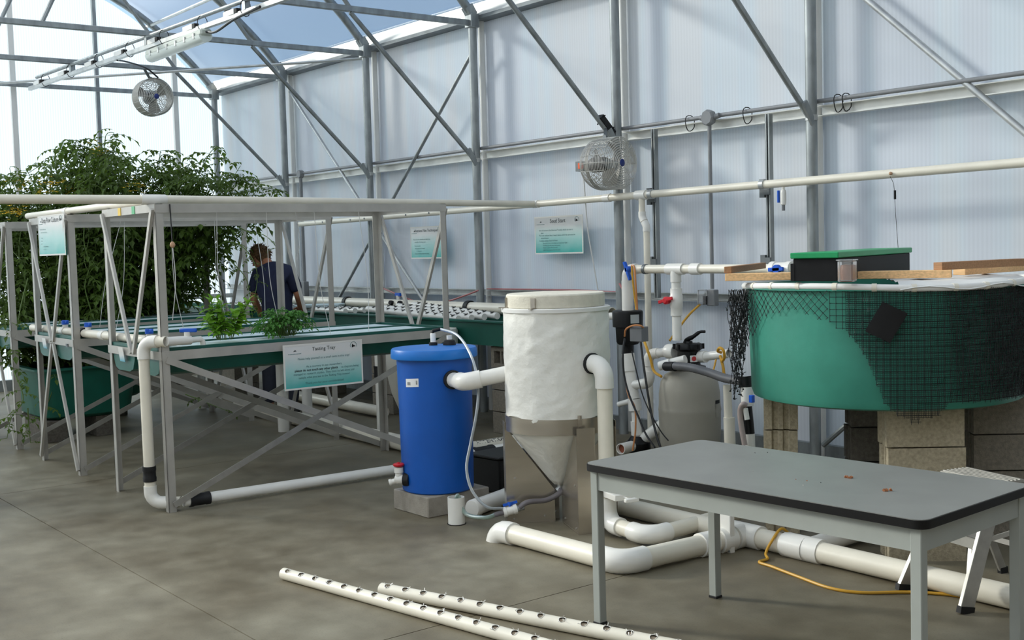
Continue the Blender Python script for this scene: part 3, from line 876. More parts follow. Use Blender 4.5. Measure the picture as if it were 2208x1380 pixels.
# ------------------------------------------------------------------ printed signs
def sign(name, c, right, up, w, h, title, lines, label, bend=0.0, cat='sign', tsize=None):
    c = Vector(c); R = Vector(right).normalized(); U = Vector(up).normalized(); N = R.cross(U).normalized()
    t = thing(name, c - U * h / 2, label, cat)
    # slightly curled laminated sheet
    nx = 10; vs = []; fs = []
    def off(s): return bend * (math.cos(s * PI) - 1)
    for k in range(2):
        for j in (0, 1):
            for i in range(nx + 1):
                s = i / nx - .5
                vs.append(c + R * (s * w) + U * ((j - .5) * h) + N * (off(s) + (-.003 if k else 0)))
    n = nx + 1
    for i in range(nx):
        fs.append((i, i + 1, n + i + 1, n + i)); fs.append((2 * n + i, 3 * n + i, 3 * n + i + 1, 2 * n + i + 1))
        fs.append((n + i, n + i + 1, 3 * n + i + 1, 3 * n + i)); fs.append((i, 2 * n + i, 2 * n + i + 1, i + 1))
    fs.append((0, n, 3 * n, 2 * n)); fs.append((nx, 2 * n + nx, 3 * n + nx, n + nx))
    MB().add(vs, fs).build('sheet', 'sign_print', t, 60)
    # pale laminate border
    bw = .012 * h / .31
    bd = MB()
    for (x0, x1, y0, y1) in ((-w / 2, w / 2, h / 2 - bw, h / 2), (-w / 2, w / 2, -h / 2, -h / 2 + bw), (-w / 2, -w / 2 + bw, -h / 2, h / 2), (w / 2 - bw, w / 2, -h / 2, h / 2)):
        for i in range(4):
            xa = x0 + (x1 - x0) * i / 4; xb = x0 + (x1 - x0) * (i + 1) / 4
            bd.add([c + R * xa + U * y0 + N * (off(xa / w) + .0012), c + R * xb + U * y0 + N * (off(xb / w) + .0012), c + R * xb + U * y1 + N * (off(xb / w) + .0012), c + R * xa + U * y1 + N * (off(xa / w) + .0012)], [(0, 1, 2, 3)])
    bd.build('border', 'card', t, 0)
    def put(txt, x, y, size, bold, m, align='C'):
        vs, fs = text_mesh(txt, size, bold)
        if not vs: return
        if align == 'L':
            mn = min(v.x for v in vs); vs = [v - Vector((mn, 0, 0)) for v in vs]
        mb = MB(); mb.add([c + R * (x + v.x) + U * (y + v.y) + N * (off((x + v.x) / w) + .0022) for v in vs], fs)
        mb.build('lettering', m, t, 0)
    put(title, 0, h * .37, tsize or h * .115, False, 'ink')
    for (txt, x, y, size, bold, al) in lines:
        put(txt, x * w, y * h, size * h, bold, 'ink_soft' if not bold else 'ink', al)
    # small mark top left: a dark peak over a line of tiny print
    mb = MB()
    lx, ly, s = -w * .36, h * .36, h * .035
    mb.poly([c + R * (lx + a * s) + U * (ly + b * s) + N * (off(lx / w) + .002) for a, b in ((-1.1, -.6), (-.3, .1), (.3, .6), (.8, 0), (1.3, -.3), (.2, -.4))], .0006, N)
    mb.build('mark', 'ink', t, 0)
    mb = MB()
    for k in range(9):
        a = lx - h * .16 + k * h * .036
        mb.poly([c + R * (a + x) + U * (ly - h * .075 + y) + N * (off(lx / w) + .002) for x, y in ((0, 0), (h * .026, 0), (h * .026, h * .012), (0, h * .012))], .0005, N)
    mb.build('mark_print', 'ink_soft', t, 0)
    # round emblem top right: ring with a black fin shape
    ex, ey_, r = w * .385, h * .37, h * .085
    mb = MB(); ring = []
    for k in range(24):
        a = math.radians(-20 + 220 * k / 23)
        ring.append(c + R * (ex + r * math.cos(a)) + U * (ey_ + r * math.sin(a)) + N * (off(ex / w) + .0015))
    mb.tube(ring, h * .0045, 5)
    mb.build('emblem_ring', 'ink_soft', t)
    mb = MB()
    mb.poly([c + R * (ex + a * r) + U * (ey_ + b * r) + N * (off(ex / w) + .002) for a, b in ((-.55, -.5), (-.5, .1), (-.35, .55), (-.2, .3), (.3, .05), (.65, -.2), (.2, -.25), (-.1, -.3))], .0006, N)
    mb.build('emblem', 'ink_black', t, 0)
    return t

# tasting tray sign hung on the near rack's rail, facing +x
tl = [('Please help yourself to a small taste in this tray!', 0, .17, .068, False, 'C'),
      ('As a courtesy to our researchers,', 0, -.005, .066, False, 'C'),
      ('please do not touch any other plants', -.10, -.085, .072, True, 'C'), ('as they are being', .33, -.085, .066, False, 'C'),
      ('managed in research studies. They must be left alone and', 0, -.165, .066, False, 'C'),
      ('sample what you see in the Tasting Tray instead.', 0, -.245, .066, False, 'C'),
      ('Thank you for your consideration!', 0, -.375, .07, False, 'C')]
sign('tasting_sign', (-7.335, 4.035, .880), (0, 1, 0), (0, 0, 1), .632, .318, 'Tasting Tray', tl, 'tasting tray sign, white fading to teal, hung on the near grow rack', .004)
a, b = at(1150, 510, y=7.105), at(1254, 505, y=7.105)
cz = (at(1200, 467, y=7.105).z + at(1200, 546, y=7.105).z) / 2
sl = [('Built of rockwool, like Biostrata\u2122 media, which can start a', -.40, .13, .058, False, 'L'), ('plant', -.36, .06, .058, False, 'L'),
      ('Plant one seed per block, keep it damp until it has sprouted its', -.40, -.005, .058, False, 'L'), ('second leaves', -.36, -.075, .058, False, 'L'),
      ('Contains variety of each of these', -.40, -.145, .058, False, 'L'),
      ('Sprouts in two to ten days and need much light', -.32, -.21, .052, False, 'L'), ('Seedlings for the trays and towers', -.32, -.27, .052, False, 'L'),
      ('Ready to plant after a month', -.32, -.33, .052, False, 'L'), ('Some that we grow here for taste', -.32, -.39, .052, False, 'L')]
sign('wall_sign', ((a.x + b.x) / 2, 7.1181, cz), (1, 0, 0), (0, 0, 1), b.x - a.x, .355, 'Seed Start', sl, 'seed start sign, white fading to teal, on the wall right of the rack', .006, tsize=.054)
a, b = at(882, 520, y=7.105), at(953, 520, y=7.105)
cz = (at(915, 490, y=7.105).z + at(915, 556, y=7.105).z) / 2
nl = [('Plants sit in the channels and drink from', -.40, .10, .06, False, 'L'), ('a thin film of moving water', -.36, .02, .06, False, 'L'), ('Roots stay wet', -.36, -.10, .058, False, 'L'),
      ('with plenty of air around', -.36, -.18, .058, False, 'L'), ('so they grow', -.30, -.26, .058, False, 'L'), ('very fast and stay clean and healthy', -.36, -.34, .058, False, 'L')]
sign('wall_sign', ((a.x + b.x) / 2, 7.1138, cz), (1, 0, 0), (0, 0, 1), (b.x - a.x) * 1.0, .35, 'Nutrient Film Technique', nl, 'curled nutrient film technique sign on the wall seen through the rack', .012, tsize=.044)
# sign hung from the middle rack's front top rail, facing -y
a, b = at(80, 500, y=RY0 - .03), at(137, 500, y=RY0 - .03)
zt_, zb_ = at(110, 463, y=RY0 - .03).z, at(110, 551, y=RY0 - .03).z
dl = [('Plants float on a raft over deep', -.42, .16, .045, False, 'L'), ('water that carries all their food', -.38, .08, .045, False, 'L'), ('Good for', -.38, -.06, .045, False, 'L'), ('lettuce', -.38, -.13, .045, False, 'L'), ('basil', -.38, -.2, .045, False, 'L'),
      ('herbs and leafy greens', -.28, -.27, .045, False, 'L'), ('all year round', -.3, -.34, .045, False, 'L')]
sign('rack_sign', ((a.x + b.x) / 2, RY0 - .03, (zt_ + zb_) / 2), (1, 0, 0), (0, 0, 1), b.x - a.x, zt_ - zb_, 'Deep Flow Culture', dl, 'deep flow culture sign, white fading to teal, hung on the middle rack', .01, tsize=.055)
def atd(px, py, D):
    """point at distance D along the viewing axis on the sight line through a photo pixel"""
    return CAM + (_fw + _rt * ((px - 1104) / FPX) + _up * ((690 - py) / FPX)) * D

# ------------------------------------------------------------------ blue barrel on a concrete block
o = MB().box((-6.22, 4.24, .065), (.40, .48, .13), ch=.006).build('concrete_block', 'slab_block', None, 0)
tag(o, 'square grey concrete paver block under the blue barrel', 'block')
BC = Vector((-6.225, 4.222, 0))
t = thing('blue_barrel', (BC.x, BC.y, .13), 'tall blue plastic barrel with overhanging lid and barcode sticker', 'barrel')
MB().lathe([(.0, .132), (.222, .132), (.230, .14), (.233, .30), (.237, .7), (.243, 1.0)], BC, seg=48).build('body', 'blue_plastic', t)
MB().lathe([(.262, .985), (.276, .985), (.279, .995), (.276, 1.035), (.270, 1.045), (.20, 1.049), (0, 1.052)], BC, seg=48, cap=False).build('lid', 'blue_lid', t)
def on_barrel(ang, z, r): return Vector((BC.x + r * math.cos(ang), BC.y + r * math.sin(ang), z))
# barcode sticker follows the curved side
VA = math.atan2(-BC.y, -BC.x)             # towards the camera
def curved_patch(a0, a1, z0, z1, r, tilt=0, n=8):
    mb = MB(); vs = []
    for j in (0, 1):
        for i in range(n + 1):
            a = a0 + (a1 - a0) * i / n
            vs.append(on_barrel(a, (z0 if j == 0 else z1) + tilt * (i / n - .5), r))
    return mb.add(vs, [(i, i + 1, n + 1 + i + 1, n + 1 + i) for i in range(n)])
sa = VA - .66
curved_patch(sa - .20, sa + .22, .815, .868, .2405, .006).build('sticker', 'sticker', t)
bc = MB()
for k in range(6):
    p = curved_patch(sa - .14 + k * .018, sa - .14 + k * .018 + (.011 if k % 2 else .006), .826, .846, .2413, 0, 1); bc.add(p.v, p.f)
for k in range(3):
    p = curved_patch(sa + .145 + k * .016, sa + .152 + k * .016, .832, .858, .2413, 0, 1); bc.add(p.v, p.f)
bc.build('barcode', 'ink_black', t, 0)
# fittings on the lid
f1 = atd(934, 738, 7.62); f1.z = 1.05
MB().lathe([(.028, 0), (.028, .018), (.018, .022)], f1, seg=16).build('grommet', 'black_rubber', t)
MB().lathe([(.018, .018), (.018, .075), (.015, .08)], f1, seg=16).build('hose_fitting', 'pvc_fit', t)
f2 = atd(969, 737, 7.62); f2.z = 1.05
MB().lathe([(.042, 0), (.042, .012), (.034, .03), (.02, .036)], f2, seg=18).build('dome_grommet', 'black_rubber', t)
MB().lathe([(.018, .03), (.018, .062)], f2, seg=16).build('vent_cap', 'pvc_fit', t)
ex = MB(); ex.tube([f1 + V(0, 0, .08), f1 + V(0, 0, .095), f1 + V(.03, .04, .105)], .012, 10); ex.build('hose_barb', 'black_plastic', t)
# low side drain: bung, white body, red wheel
bg = atd(884, 1047, 7.37); bg.z = .215
out = Vector((bg.x - BC.x, bg.y - BC.y, 0)).normalized()
sd = Vector((-.25, -.97, 0)).normalized()
base = Vector((BC.x, BC.y, .215)) + Vector((-.615, -.788, 0)) * .19 + Vector((.788, -.615, 0)) * .12
ax = Vector((-.75, -.5, 0)).normalized()
MB().lathe([(.042, -.02), (.042, .018), (.03, .024)], base, ax, 20).build('bung', 'black_rubber', t)
vb = MB(); vb.lathe([(.022, 0), (.030, .02), (.030, .075), (.022, .08)], base, ax, 16)
vc = base + ax * .055
vb.lathe([(.024, -.02), (.024, .04), (.030, .045), (.030, .075), (.02, .08)], vc, (0, 0, 1), 16)
vb.lathe([(.018, 0), (.018, .05), (.022, .05), (.022, .065), (.014, .065), (.014, .03)], vc + V(0, 0, -.004), (-.6, -.75, -.25), 14, cap=False)
dv = vb.build('drain_valve', 'pvc_fit', t)
hw = MB(); hw.lathe([(.034, .085), (.038, .09), (.038, .098), (.030, .103), (.010, .103)], vc, (0, 0, 1), 8)
hw.tube([vc + V(0, 0, .07), vc + V(0, 0, .11)], .008, 8)
hw.build('hand_wheel', 'red_valve', dv)

# white elbow joining the barrel to the cone tank
TC = Vector((-5.385, 4.545, 0))
TR = .314
t = thing('barrel_link_pipe', atd(1030, 815, 7.0), 'fat white PVC elbow pipe joining blue barrel to white tank', 'pipe')
j0, j1 = atd(972, 818, 7.36), atd(1003, 824, 7.10)
j2 = Vector((TC.x, TC.y, .912)) + (Vector((j1.x, j1.y, 0)) - Vector((TC.x, TC.y, 0))).normalized() * (TR - .01)
MB().lathe([(.058, -.02), (.06, .0), (.06, .055), (.05, .06)], j0, j1 - j0, 20).build('rubber_sleeve', 'black_rubber', t)
plumbing(t, [j0 + (j1 - j0).normalized() * .03, j1, j2], .047, 'pvc_fit', R=.07)

# ------------------------------------------------------------------ cone-bottom tank wrapped in white liner
t = thing('cone_tank', TC, 'white wrapped cone-bottom tank with foam lid on stainless steel legs', 'tank')
mb = MB(); nz = 44; na = 96
from mathutils import noise as mnoise
vs = []
for j in range(nz + 1):
    f = j / nz
    for i in range(na):
        a = 2 * PI * i / na
        zb = .662 + .012 * math.sin(3 * a + 1) + .008 * math.sin(7 * a)
        z = zb + (1.292 - zb) * f
        p = Vector((math.cos(a) * 3.0, math.sin(a) * 3.0, z * 7))
        d = mnoise.noise(p) * .006 + mnoise.noise(p * 2.3) * .004 + abs(mnoise.noise(p * 4.1 + Vector((0, 0, 3)))) * .004
        # diagonal creases
        d += .005 * max(0, 1 - abs(((a * 1.1 + z * 2.2) % 1.9) - .9) * 9) * (.4 + .6 * mnoise.noise(Vector((a * 2, z * 3, 4))))
        d += .004 * max(0, 1 - abs(((a * .5 - z * 3.0) % 1.3) - .6) * 10)
        r = TR + .003 + d
        vs.append((TC.x + r * math.cos(a), TC.y + r * math.sin(a), z))
mb.add(vs, [(j * na + i, j * na + (i + 1) % na, (j + 1) * na + (i + 1) % na, (j + 1) * na + i) for j in range(nz) for i in range(na)])
mb.build('liner', 'liner', t, 60)
MB().lathe([(.30, .60), (TR - .004, .60), (TR - .004, 1.30), (.29, 1.30)], TC, seg=64, cap=False).build('shell', 'drum_white', t)
MB().lathe([(TR + .002, 1.286), (TR + .013, 1.288), (TR + .014, 1.308), (TR + .004, 1.312), (.29, 1.312)], TC, seg=64, cap=False).build('rim', 'white_trim', t)
MB().lathe([(0, 1.313), (.292, 1.313), (.297, 1.32), (.297, 1.385), (.290, 1.393), (0, 1.397)], TC, seg=64, cap=False).build('foam_lid', 'foam_lid', t)
for a in (VA - .1 - .45, VA - .1 - 1.35):
    c = Vector((TC.x + .302 * math.cos(a), TC.y + .302 * math.sin(a), 1.345))
    mb = MB(); mb.box(c, (.012, .028, .06), (0, 0, a)); mb.box(c + Vector((math.cos(a) * .02, math.sin(a) * .02, -.03)), (.05, .02, .006), (0, 0, a))
    mb.build('lid_bracket', 'stainless', t, 0)
# stainless band
mb = MB(); mb.lathe([(TR - .01, .575), (TR + .010, .575), (TR + .010, .668), (TR - .01, .668)], TC, seg=72, cap=False); mb.build('steel_band', 'stainless', t)
# wrapped cone
mb = MB(); n = 64; vs = []; prof = [(.31, .60), (.30, .575), (.24, .50), (.17, .41), (.11, .33), (.06, .262), (.035, .232), (.0, .228)]
for r, z in prof:
    for i in range(n):
        a = 2 * PI * i / n
        k = 1 + (.05 * math.sin(5 * a) + .04 * mnoise.noise(Vector((math.cos(a) * 2, math.sin(a) * 2, z * 9)))) * (1 if r < .28 else 0)
        vs.append((TC.x + r * k * math.cos(a), TC.y + r * k * math.sin(a), z + .008 * mnoise.noise(Vector((a, z * 8, 1)))))
mb.add(vs, [(j * n + i, j * n + (i + 1) % n, (j + 1) * n + (i + 1) % n, (j + 1) * n + i) for j in range(len(prof) - 1) for i in range(n)])
mb.build('cone_wrap', 'liner', t, 60)
# folded sheet legs (radial fins with an outer flange)
la = [math.atan2(-.274, -.168), math.atan2(-.155, .347)]
la += [la[0] + PI, la[1] + PI]
for k, a in enumerate(la):
    e = Vector((math.cos(a), math.sin(a), 0)); tn = Vector((-e.y, e.x, 0))
    ro = .327 if k % 2 == 0 else .365
    P_ = [(ro, 0), (.035, 0), (.035, .20), (.055, .225), (.315, .577), (ro, .577)]
    mb = MB(); mb.poly([TC + e * r + V(0, 0, z) - tn * .0015 for r, z in P_], .003, tn)
    lg = mb.build('leg', 'stainless', t, 0)
    s = 1 if k % 2 else -1
    mb = MB(); fl0 = TC + e * ro
    w_ = .11
    mb.poly([fl0, fl0 + tn * s * w_, fl0 + tn * s * w_ + V(0, 0, .62), fl0 + V(0, 0, .62)], .003, e)
    mb.build('leg_flange', 'stainless', lg, 0)
    mb = MB(); mb.box(TC + e * (ro * .55) + V(0, 0, .006) + tn * s * .02, (ro * .8, .045, .004), (0, 0, a)); mb.build('foot_flange', 'stainless', lg, 0)
    bl = MB()
    for (r, z) in ((ro - .04, .03), (ro - .05, .28), (.10, .04)):
        bl.lathe([(.006, -.006), (.006, .006)], TC + e * r + V(0, 0, z), tn, 6)
    bl.build('bolts', 'alum_bright', lg)
ba = VA + .28
bc_ = Vector((TC.x + (TR + .014) * math.cos(ba), TC.y + (TR + .014) * math.sin(ba), .615))
mb = MB(); mb.box(bc_, (.012, .022, .13), (0, 0, ba)); mb.tube([bc_ + V(0, 0, .05), bc_ + V(0, 0, .075)], .012, 8); mb.tube([bc_ + V(0, 0, -.075), bc_ + V(0, 0, -.05)], .012, 8)
mb.build('band_clamp', 'stainless', t)
# drain spout and hose with blue ball valve
tip = Vector((TC.x, TC.y, .23))
cd = Vector((-.55, -.83, 0)).normalized()
MB().tube([tip, tip + V(0, 0, -.025), tip + V(0, 0, -.04) + cd * .02], .018, 12).build('spout', 'galv_light', t)
t = thing('drain_hose', (-5.6, 4.25, 0), 'grey drain hose with blue ball valve under the cone tank', 'hose')
hv = at(1100, 1101, z=.10)
MB().tube(smooth_path([tip + V(0, 0, -.03), tip + V(.030, -.026, -.045), tip + V(-.01, -.10, -.085), hv + V(.055, .095, .045), hv + V(.03, .045, .014)], 6), .016, 12).build('hose', 'hose_grey', t)
hd = Vector((-.45, -.85, -.2)).normalized()
MB().lathe([(.018, -.03), (.018, .03)], hv - hd * .055, hd, 12).build('hose_clamp', 'galv', t)
ball_valve(None, hv, hd, (-.1, .1, 1), .021, parent=t)
MB().tube([hv + hd * .035, hv + hd * .1], .015, 12).build('tail_piece', 'hose_grey', t)
# clear/green tubes
stub = Vector((-5.785, 4.05, 0))
t2 = thing('clear_tube', (-5.7, 4.1, 0), 'pale green clear tube dipping from valve into short upright pipe', 'tube')
MB().tube(smooth_path([hv + hd * .09, hv + hd * .16 + V(0, 0, .0), Vector((-5.715, 4.07, .07)), Vector((-5.77, 4.06, .165)), stub + V(.01, 0, .168), stub + V(-.005, 0, .12)], 7), .013, 10).build('tube', 'hose_green', t2)
lid_e = f1 + V(.03, .04, .105)
hpts = [lid_e, atd(985, 722, 7.5), atd(1010, 755, 7.32), atd(1026, 800, 7.2), atd(1031, 850, 7.13), atd(1026, 900, 7.1), atd(1014, 960, 7.08), atd(1006, 1010, 7.05), atd(1018, 1058, 7.0), atd(1050, 1093, 6.95), hv + V(-.01, -.05, .02)]
o = MB().tube(smooth_path(hpts, 5), .009, 10).build('lid_tube', 'hose_clear')
tag(o, 'long clear tube looping from barrel lid down to the floor valve', 'tube')
# short upright pipe let into the floor
t = thing('stub_pipe', stub, 'short open white PVC stub standing in the floor', 'pipe')
MB().pipe(stub, stub + V(0, 0, .165), .052, .046, 28).build('pipe', 'pvc_fit', t)
MB().lathe([(.058, 0), (.058, .004), (.05, .004)], stub, seg=28, cap=False).build('floor_gap', 'dark_void', t)
# grey-white pipe running back from the stub, with rubber end
t = thing('back_floor_pipe', (-5.88, 4.35, 0), 'grey-white PVC pipe on floor between barrel and cone tank', 'pipe')
plumbing(t, [(-5.85, 4.22, .056), (-6.0, 4.62, .056)], .052, 'pvc_fit')
MB().lathe([(.0, -.012), (.05, -.01), (.056, 0), (.056, .05)], (-5.85, 4.22, .056), (-.35, .93, 0), 20).build('end_cap', 'pvc_fit', t)
MB().lathe([(.054, -.06), (.06, -.05), (.06, .06), (.054, .07)], (-6.02, 4.665, .058), (-.42, .9, 0), 18).build('rubber_cap', 'black_rubber', t)

# ------------------------------------------------------------------ floor piping at the right
ZP = .060
t = thing('front_floor_pipe', (-4.8, 4.2, 0), 'white PVC floor pipe turning a corner in front of the cone tank', 'pipe')
plumbing(t, [(-5.30, 3.985, -.05), (-5.30, 3.985, ZP), (-4.285, 4.015, ZP), (-4.235, 4.86, ZP)], .055, R=.095)
MB().lathe([(.056, -.05), (.065, -.05), (.065, .05), (.056, .05)], (-4.25, 4.60, ZP), (.06, 1, 0), 20).build('coupler', 'pvc_fit', t)
g = Vector((-4.243, 4.735, ZP))
gm = MB(); gm.box(g + V(0, 0, .10), (.125, .035, .34), (0, 0, math.radians(-3)), ch=.004); gm.lathe([(.064, -.05), (.070, -.05), (.070, .05), (.064, .05)], g, (.06, 1, 0), 20)
gv = gm.build('knife_gate', 'pvc_fit', t)
bl = MB()
for dx in (-.05, .05):
    for dz in (-.05, .24): bl.lathe([(.007, 0), (.007, .006)], g + V(dx, -.018, dz), (0, -1, 0), 8)
bl.build('bolts', 'galv', gv)
t = thing('main_floor_pipe', (-3.8, 4.93, 0), 'long white PVC main along the floor under the fish tank', 'pipe')
plumbing(t, [(-5.30, 4.905, ZP), (-1.2, 4.86, ZP)], .055, joints=((0, .345),))
for x in (-4.23, -3.83):
    MB().lathe([(.056, -.11), (.066, -.11), (.066, .11), (.056, .11)], (x, 4.895, ZP), (1, 0, 0), 22).build('tee', 'pvc_fit', t)
MB().tube([(-4.235, 4.80, ZP), (-4.235, 4.90, ZP)], .065, 20).build('tee_branch', 'pvc_fit', t)
plumbing(t, [(-3.83, 4.9, ZP), (-3.86, 5.9, ZP)], .05, 'pvc_fit')
MB().lathe([(.05, -.1), (.065, -.1), (.065, .0), (.05, .0)], (-5.30, 4.905, ZP), (1, 0, 0), 20).build('end_cap', 'pvc_fit', t)
t = thing('tank_outlet_pipe', (-4.965, 4.545, 0), 'white PVC outlet dropping from cone tank and looping on the floor', 'pipe')
OP = Vector((-4.955, 4.535, 0))
plumbing(t, [(TC.x + TR - .015, 4.54, .985), (OP.x, OP.y, .985), (OP.x, OP.y, ZP + .005), (-4.56, 4.475, ZP + .005), (-4.60, 5.3, ZP + .005)], .045, R=.085, fit_k=1.2)
MB().lathe([(.05, -.012), (.062, -.012), (.062, .012), (.05, .012)], (TC.x + TR + .006, 4.54, .985), (1, 0, 0), 20).build('rubber_gasket', 'black_rubber', t)
for z in (.33, .18):
    MB().lathe([(.046, -.035), (.054, -.035), (.054, .035), (.046, .035)], OP + V(0, 0, z), seg=20, cap=False).build('coupler', 'pvc_fit', t)
gm = MB(); gc = OP + V(0, 0, .245)
gm.box(gc + V(.06, .0, 0), (.24, .12, .035), (0, 0, math.radians(-14)), ch=.003)
kv = gm.build('knife_gate', 'pvc_fit', t)
hm = MB(); hm.tube([gc + V(.17, -.03, 0), gc + V(.24, -.045, 0)], .006, 8); hm.box(gc + V(.255, -.05, 0), (.03, .085, .022), (0, 0, math.radians(-14)), ch=.004); hm.build('pull_handle', 'pvc_fit', kv)
# black bin and the drain pipes behind the barrel
mb = MB(); o = mb.box((-6.42, 4.90, .12), (.30, .34, .24), (0, 0, .1), ch=.012); mb.box((-6.42, 4.90, .245), (.33, .37, .02), (0, 0, .1), ch=.006)
tag(mb.build('black_bin', 'black_plastic', None, 0), 'low black plastic bin behind the cone tank', 'bin')
t = thing('attention_pipe', (-7.3, 5.5, 0), 'white PVC drain with black rubber coupling and printed lettering behind the barrel', 'pipe')
MB().pipe((-7.32, 4.95, .06), (-7.36, 6.4, .06), .055, .05, 20).build('pipe', 'pvc_fit', t)
MB().lathe([(.056, -.10), (.064, -.10), (.066, -.075), (.060, -.06), (.060, .06), (.066, .075), (.064, .10), (.056, .10)], (-7.33, 5.40, .06), (-.03, 1, 0), 20).build('rubber_coupling', 'black_rubber', t)
MB().pipe((-7.58, 5.0, .06), (-7.60, 6.4, .06), .057, .05, 20).build('pipe', 'pvc', t)
vs, fs = text_mesh('ATTENTION', .055, True)
mb = MB()
pv = []
for v in vs:
    a = math.radians(58) + v.y / .057
    pv.append((-7.59 + .0585 * math.cos(a), 5.66 + v.x * 1.0, .06 + .0585 * math.sin(a)))
mb.add(pv, fs); mb.build('lettering', 'ink_black', t, 0)
# ------------------------------------------------------------------ fish tank on block columns
FC = Vector((-3.832, 5.61, 0)); FR = .735; FZ0, FZ1 = .80, 1.425
t = thing('fish_tank', (FC.x, FC.y, FZ0), 'round green fibreglass fish tank on concrete block columns', 'tank')
MB().lathe([(0, FZ0 + .004), (FR - .06, FZ0), (FR - .022, FZ0 + .012), (FR - .012, FZ0 + .04), (FR - .004, 1.1), (FR + .008, FZ1 - .02), (FR + .03, FZ1 - .016), (FR + .03, FZ1 - .004), (FR - .012, FZ1 - .004),
            (FR - .03, 1.1), (FR - .05, FZ0 + .05), (0, FZ0 + .04)], FC, seg=96, cap=False).build('shell', 'tank_green', t)
ring = [Vector((FC.x + (FR + .018) * math.cos(2 * PI * k / 96), FC.y + (FR + .018) * math.sin(2 * PI * k / 96), FZ1 + .008 * math.sin(2 * PI * k / 96 * 3))) for k in range(96)]
MB().tube(ring, .018, 10, closed=True).build('rim_hoop', 'white_trim', t)
for k in range(34):
    a = VA - 1.45 + k * .085 + rnd.uniform(-.02, .02)
    c = Vector((FC.x + (FR + .018) * math.cos(a), FC.y + (FR + .018) * math.sin(a), FZ1 + .008 * math.sin(a * 3)))
    if k % 3 == 0:
        MB().lathe([(.0185, -.012), (.0205, -.012), (.0205, .012), (.0185, .012)], c, (-math.sin(a), math.cos(a), 0), 10, cap=False).build('rim_wrap', 'pvc', t)
# moulded scars on the side
for (pxx, pyy, rz) in ((1648, 838, .4), (1880, 850, -.4)):
    pass
MB().lathe([(0, 1.25), (FR - .035, 1.25)], FC, seg=48, cap=False).build('water', mat('fish_water', (.02, .07, .06), .08, spec=.6), t)
# white tarp over the right half
mb = MB(); vs = []; NA, NR = 28, 8
fv = math.atan2(-FC.y, -FC.x)
for i in range(NA + 1):
    a = fv + .10 + (2.5) * i / NA
    for j in range(NR + 1):
        r = (FR + .045) * j / NR
        z = FZ1 + .022 + .006 * math.sin(9 * a + 3 * j) - (.03 + .016 * math.sin(11 * a) if j == NR else 0)
        vs.append((FC.x + r * math.cos(a), FC.y + r * math.sin(a), z))
mb.add(vs, [(i * (NR + 1) + j, i * (NR + 1) + j + 1, (i + 1) * (NR + 1) + j + 1, (i + 1) * (NR + 1) + j) for i in range(NA) for j in range(NR)])
o = mb.build('tank_tarp', 'white_trim', None, 60)
tag(o, 'white vinyl tarp over the right half of the green fish tank', 'tarp')

# netting hung round the tank: knotted square mesh cut away in an arch
def net_sheet(name_parent, r_off, a0, a1, zlow, d=.031, rad=.0016, tilt=True, wob=.0, name='strands', m='net', z_top=None):
    mb = MB()
    z_top = z_top or FZ1 - .015
    na_ = int((a1 - a0) * FR / d)
    nzr = int((z_top - .70) / d) + 1
    P_ = {}
    for i in range(na_ + 1):
        for j in range(nzr + 1):
            u_ = i / na_
            sk = max(0.0, .42 - u_) * 1.1 if tilt else 0
            a = a0 + (a1 - a0) * u_ + sk * (j * d) / FR * (1 - u_) * 1.2
            z = z_top - j * d + (sk * .9 * (.42 - u_) * 2.0 * math.sin(i * .0 + 1) * .0) + wob * math.sin(i * .7 + j * .5)
            if tilt and i % 2 and sk > 0:
                z -= d * .5 * min(1, sk * 3)
            rr = FR + r_off + .012 + .010 * mnoise.noise(Vector((i * .3, j * .3, r_off * 90)))
            if z < FZ0 + .1: rr -= .0
            ok = z > zlow(u_)
            P_[i, j] = (Vector((FC.x + rr * math.cos(a), FC.y + rr * math.sin(a), z)), ok)
    def seg(p, q):
        d_, s, u = frame_of(q - p)
        vs = []
        for c in (p, q):
            for k in range(3):
                an = 2 * PI * k / 3
                vs.append(c + s * (rad * math.cos(an)) + u * (rad * math.sin(an)))
        mb.add(vs, [(0, 1, 4, 3), (1, 2, 5, 4), (2, 0, 3, 5)])
    for (i, j), (p, ok) in P_.items():
        if not ok: continue
        for q in ((i + 1, j), (i, j + 1)):
            if q in P_ and P_[q][1]: seg(p, P_[q][0])
            elif q in P_ and rnd.random() < .5: seg(p, p.lerp(P_[q][0], rnd.uniform(.2, .5)))
        if rnd.random() < 1.0:
            mb.box(p, (.0042, .0042, .0042)) if d > .02 else None
    return mb
AL, AR = fv - 1.50, fv + 1.62
def net_uz(px, py):
    best = None
    for k in range(600):
        a = AL + (AR - AL) * k / 599
        e = Vector((math.cos(a), math.sin(a), 0))
        if e.dot(_fw) > .15: continue
        p = FC + e * (FR + .02); d_ = p + V(0, 0, 1.1) - CAM
        x = 1104 + FPX * d_.dot(_rt) / d_.dot(_fw)
        if best is None or abs(x - px) < best[0]: best = (abs(x - px), k / 599, d_.dot(_fw))
    return best[1], atd(px, py, best[2]).z
ZL = [net_uz(*q) for q in ((1615, 745), (1628, 720), (1640, 690), (1680, 675), (1715, 664), (1760, 685), (1800, 705), (1832, 725), (1860, 765), (1875, 800), (1890, 835), (1902, 870), (1918, 890), (1940, 905), (1970, 915), (2020, 905))]
ZL = [(0, 1.0)] + ZL + [(ZL[-1][0] + .03, .84), (1.01, .84)]
def zl_main(u_):
    for (a, za), (b, zb) in zip(ZL, ZL[1:]):
        if u_ <= b: return za + (zb - za) * (u_ - a) / max(1e-6, b - a)
    return .84
def zl_right(u_): return .845 if u_ > .08 else 1.3 - u_ * 5.7
t = thing('bird_net', (FC.x, FC.y, 1.3), 'black knotted netting draped over the side of the green fish tank', 'net', None)
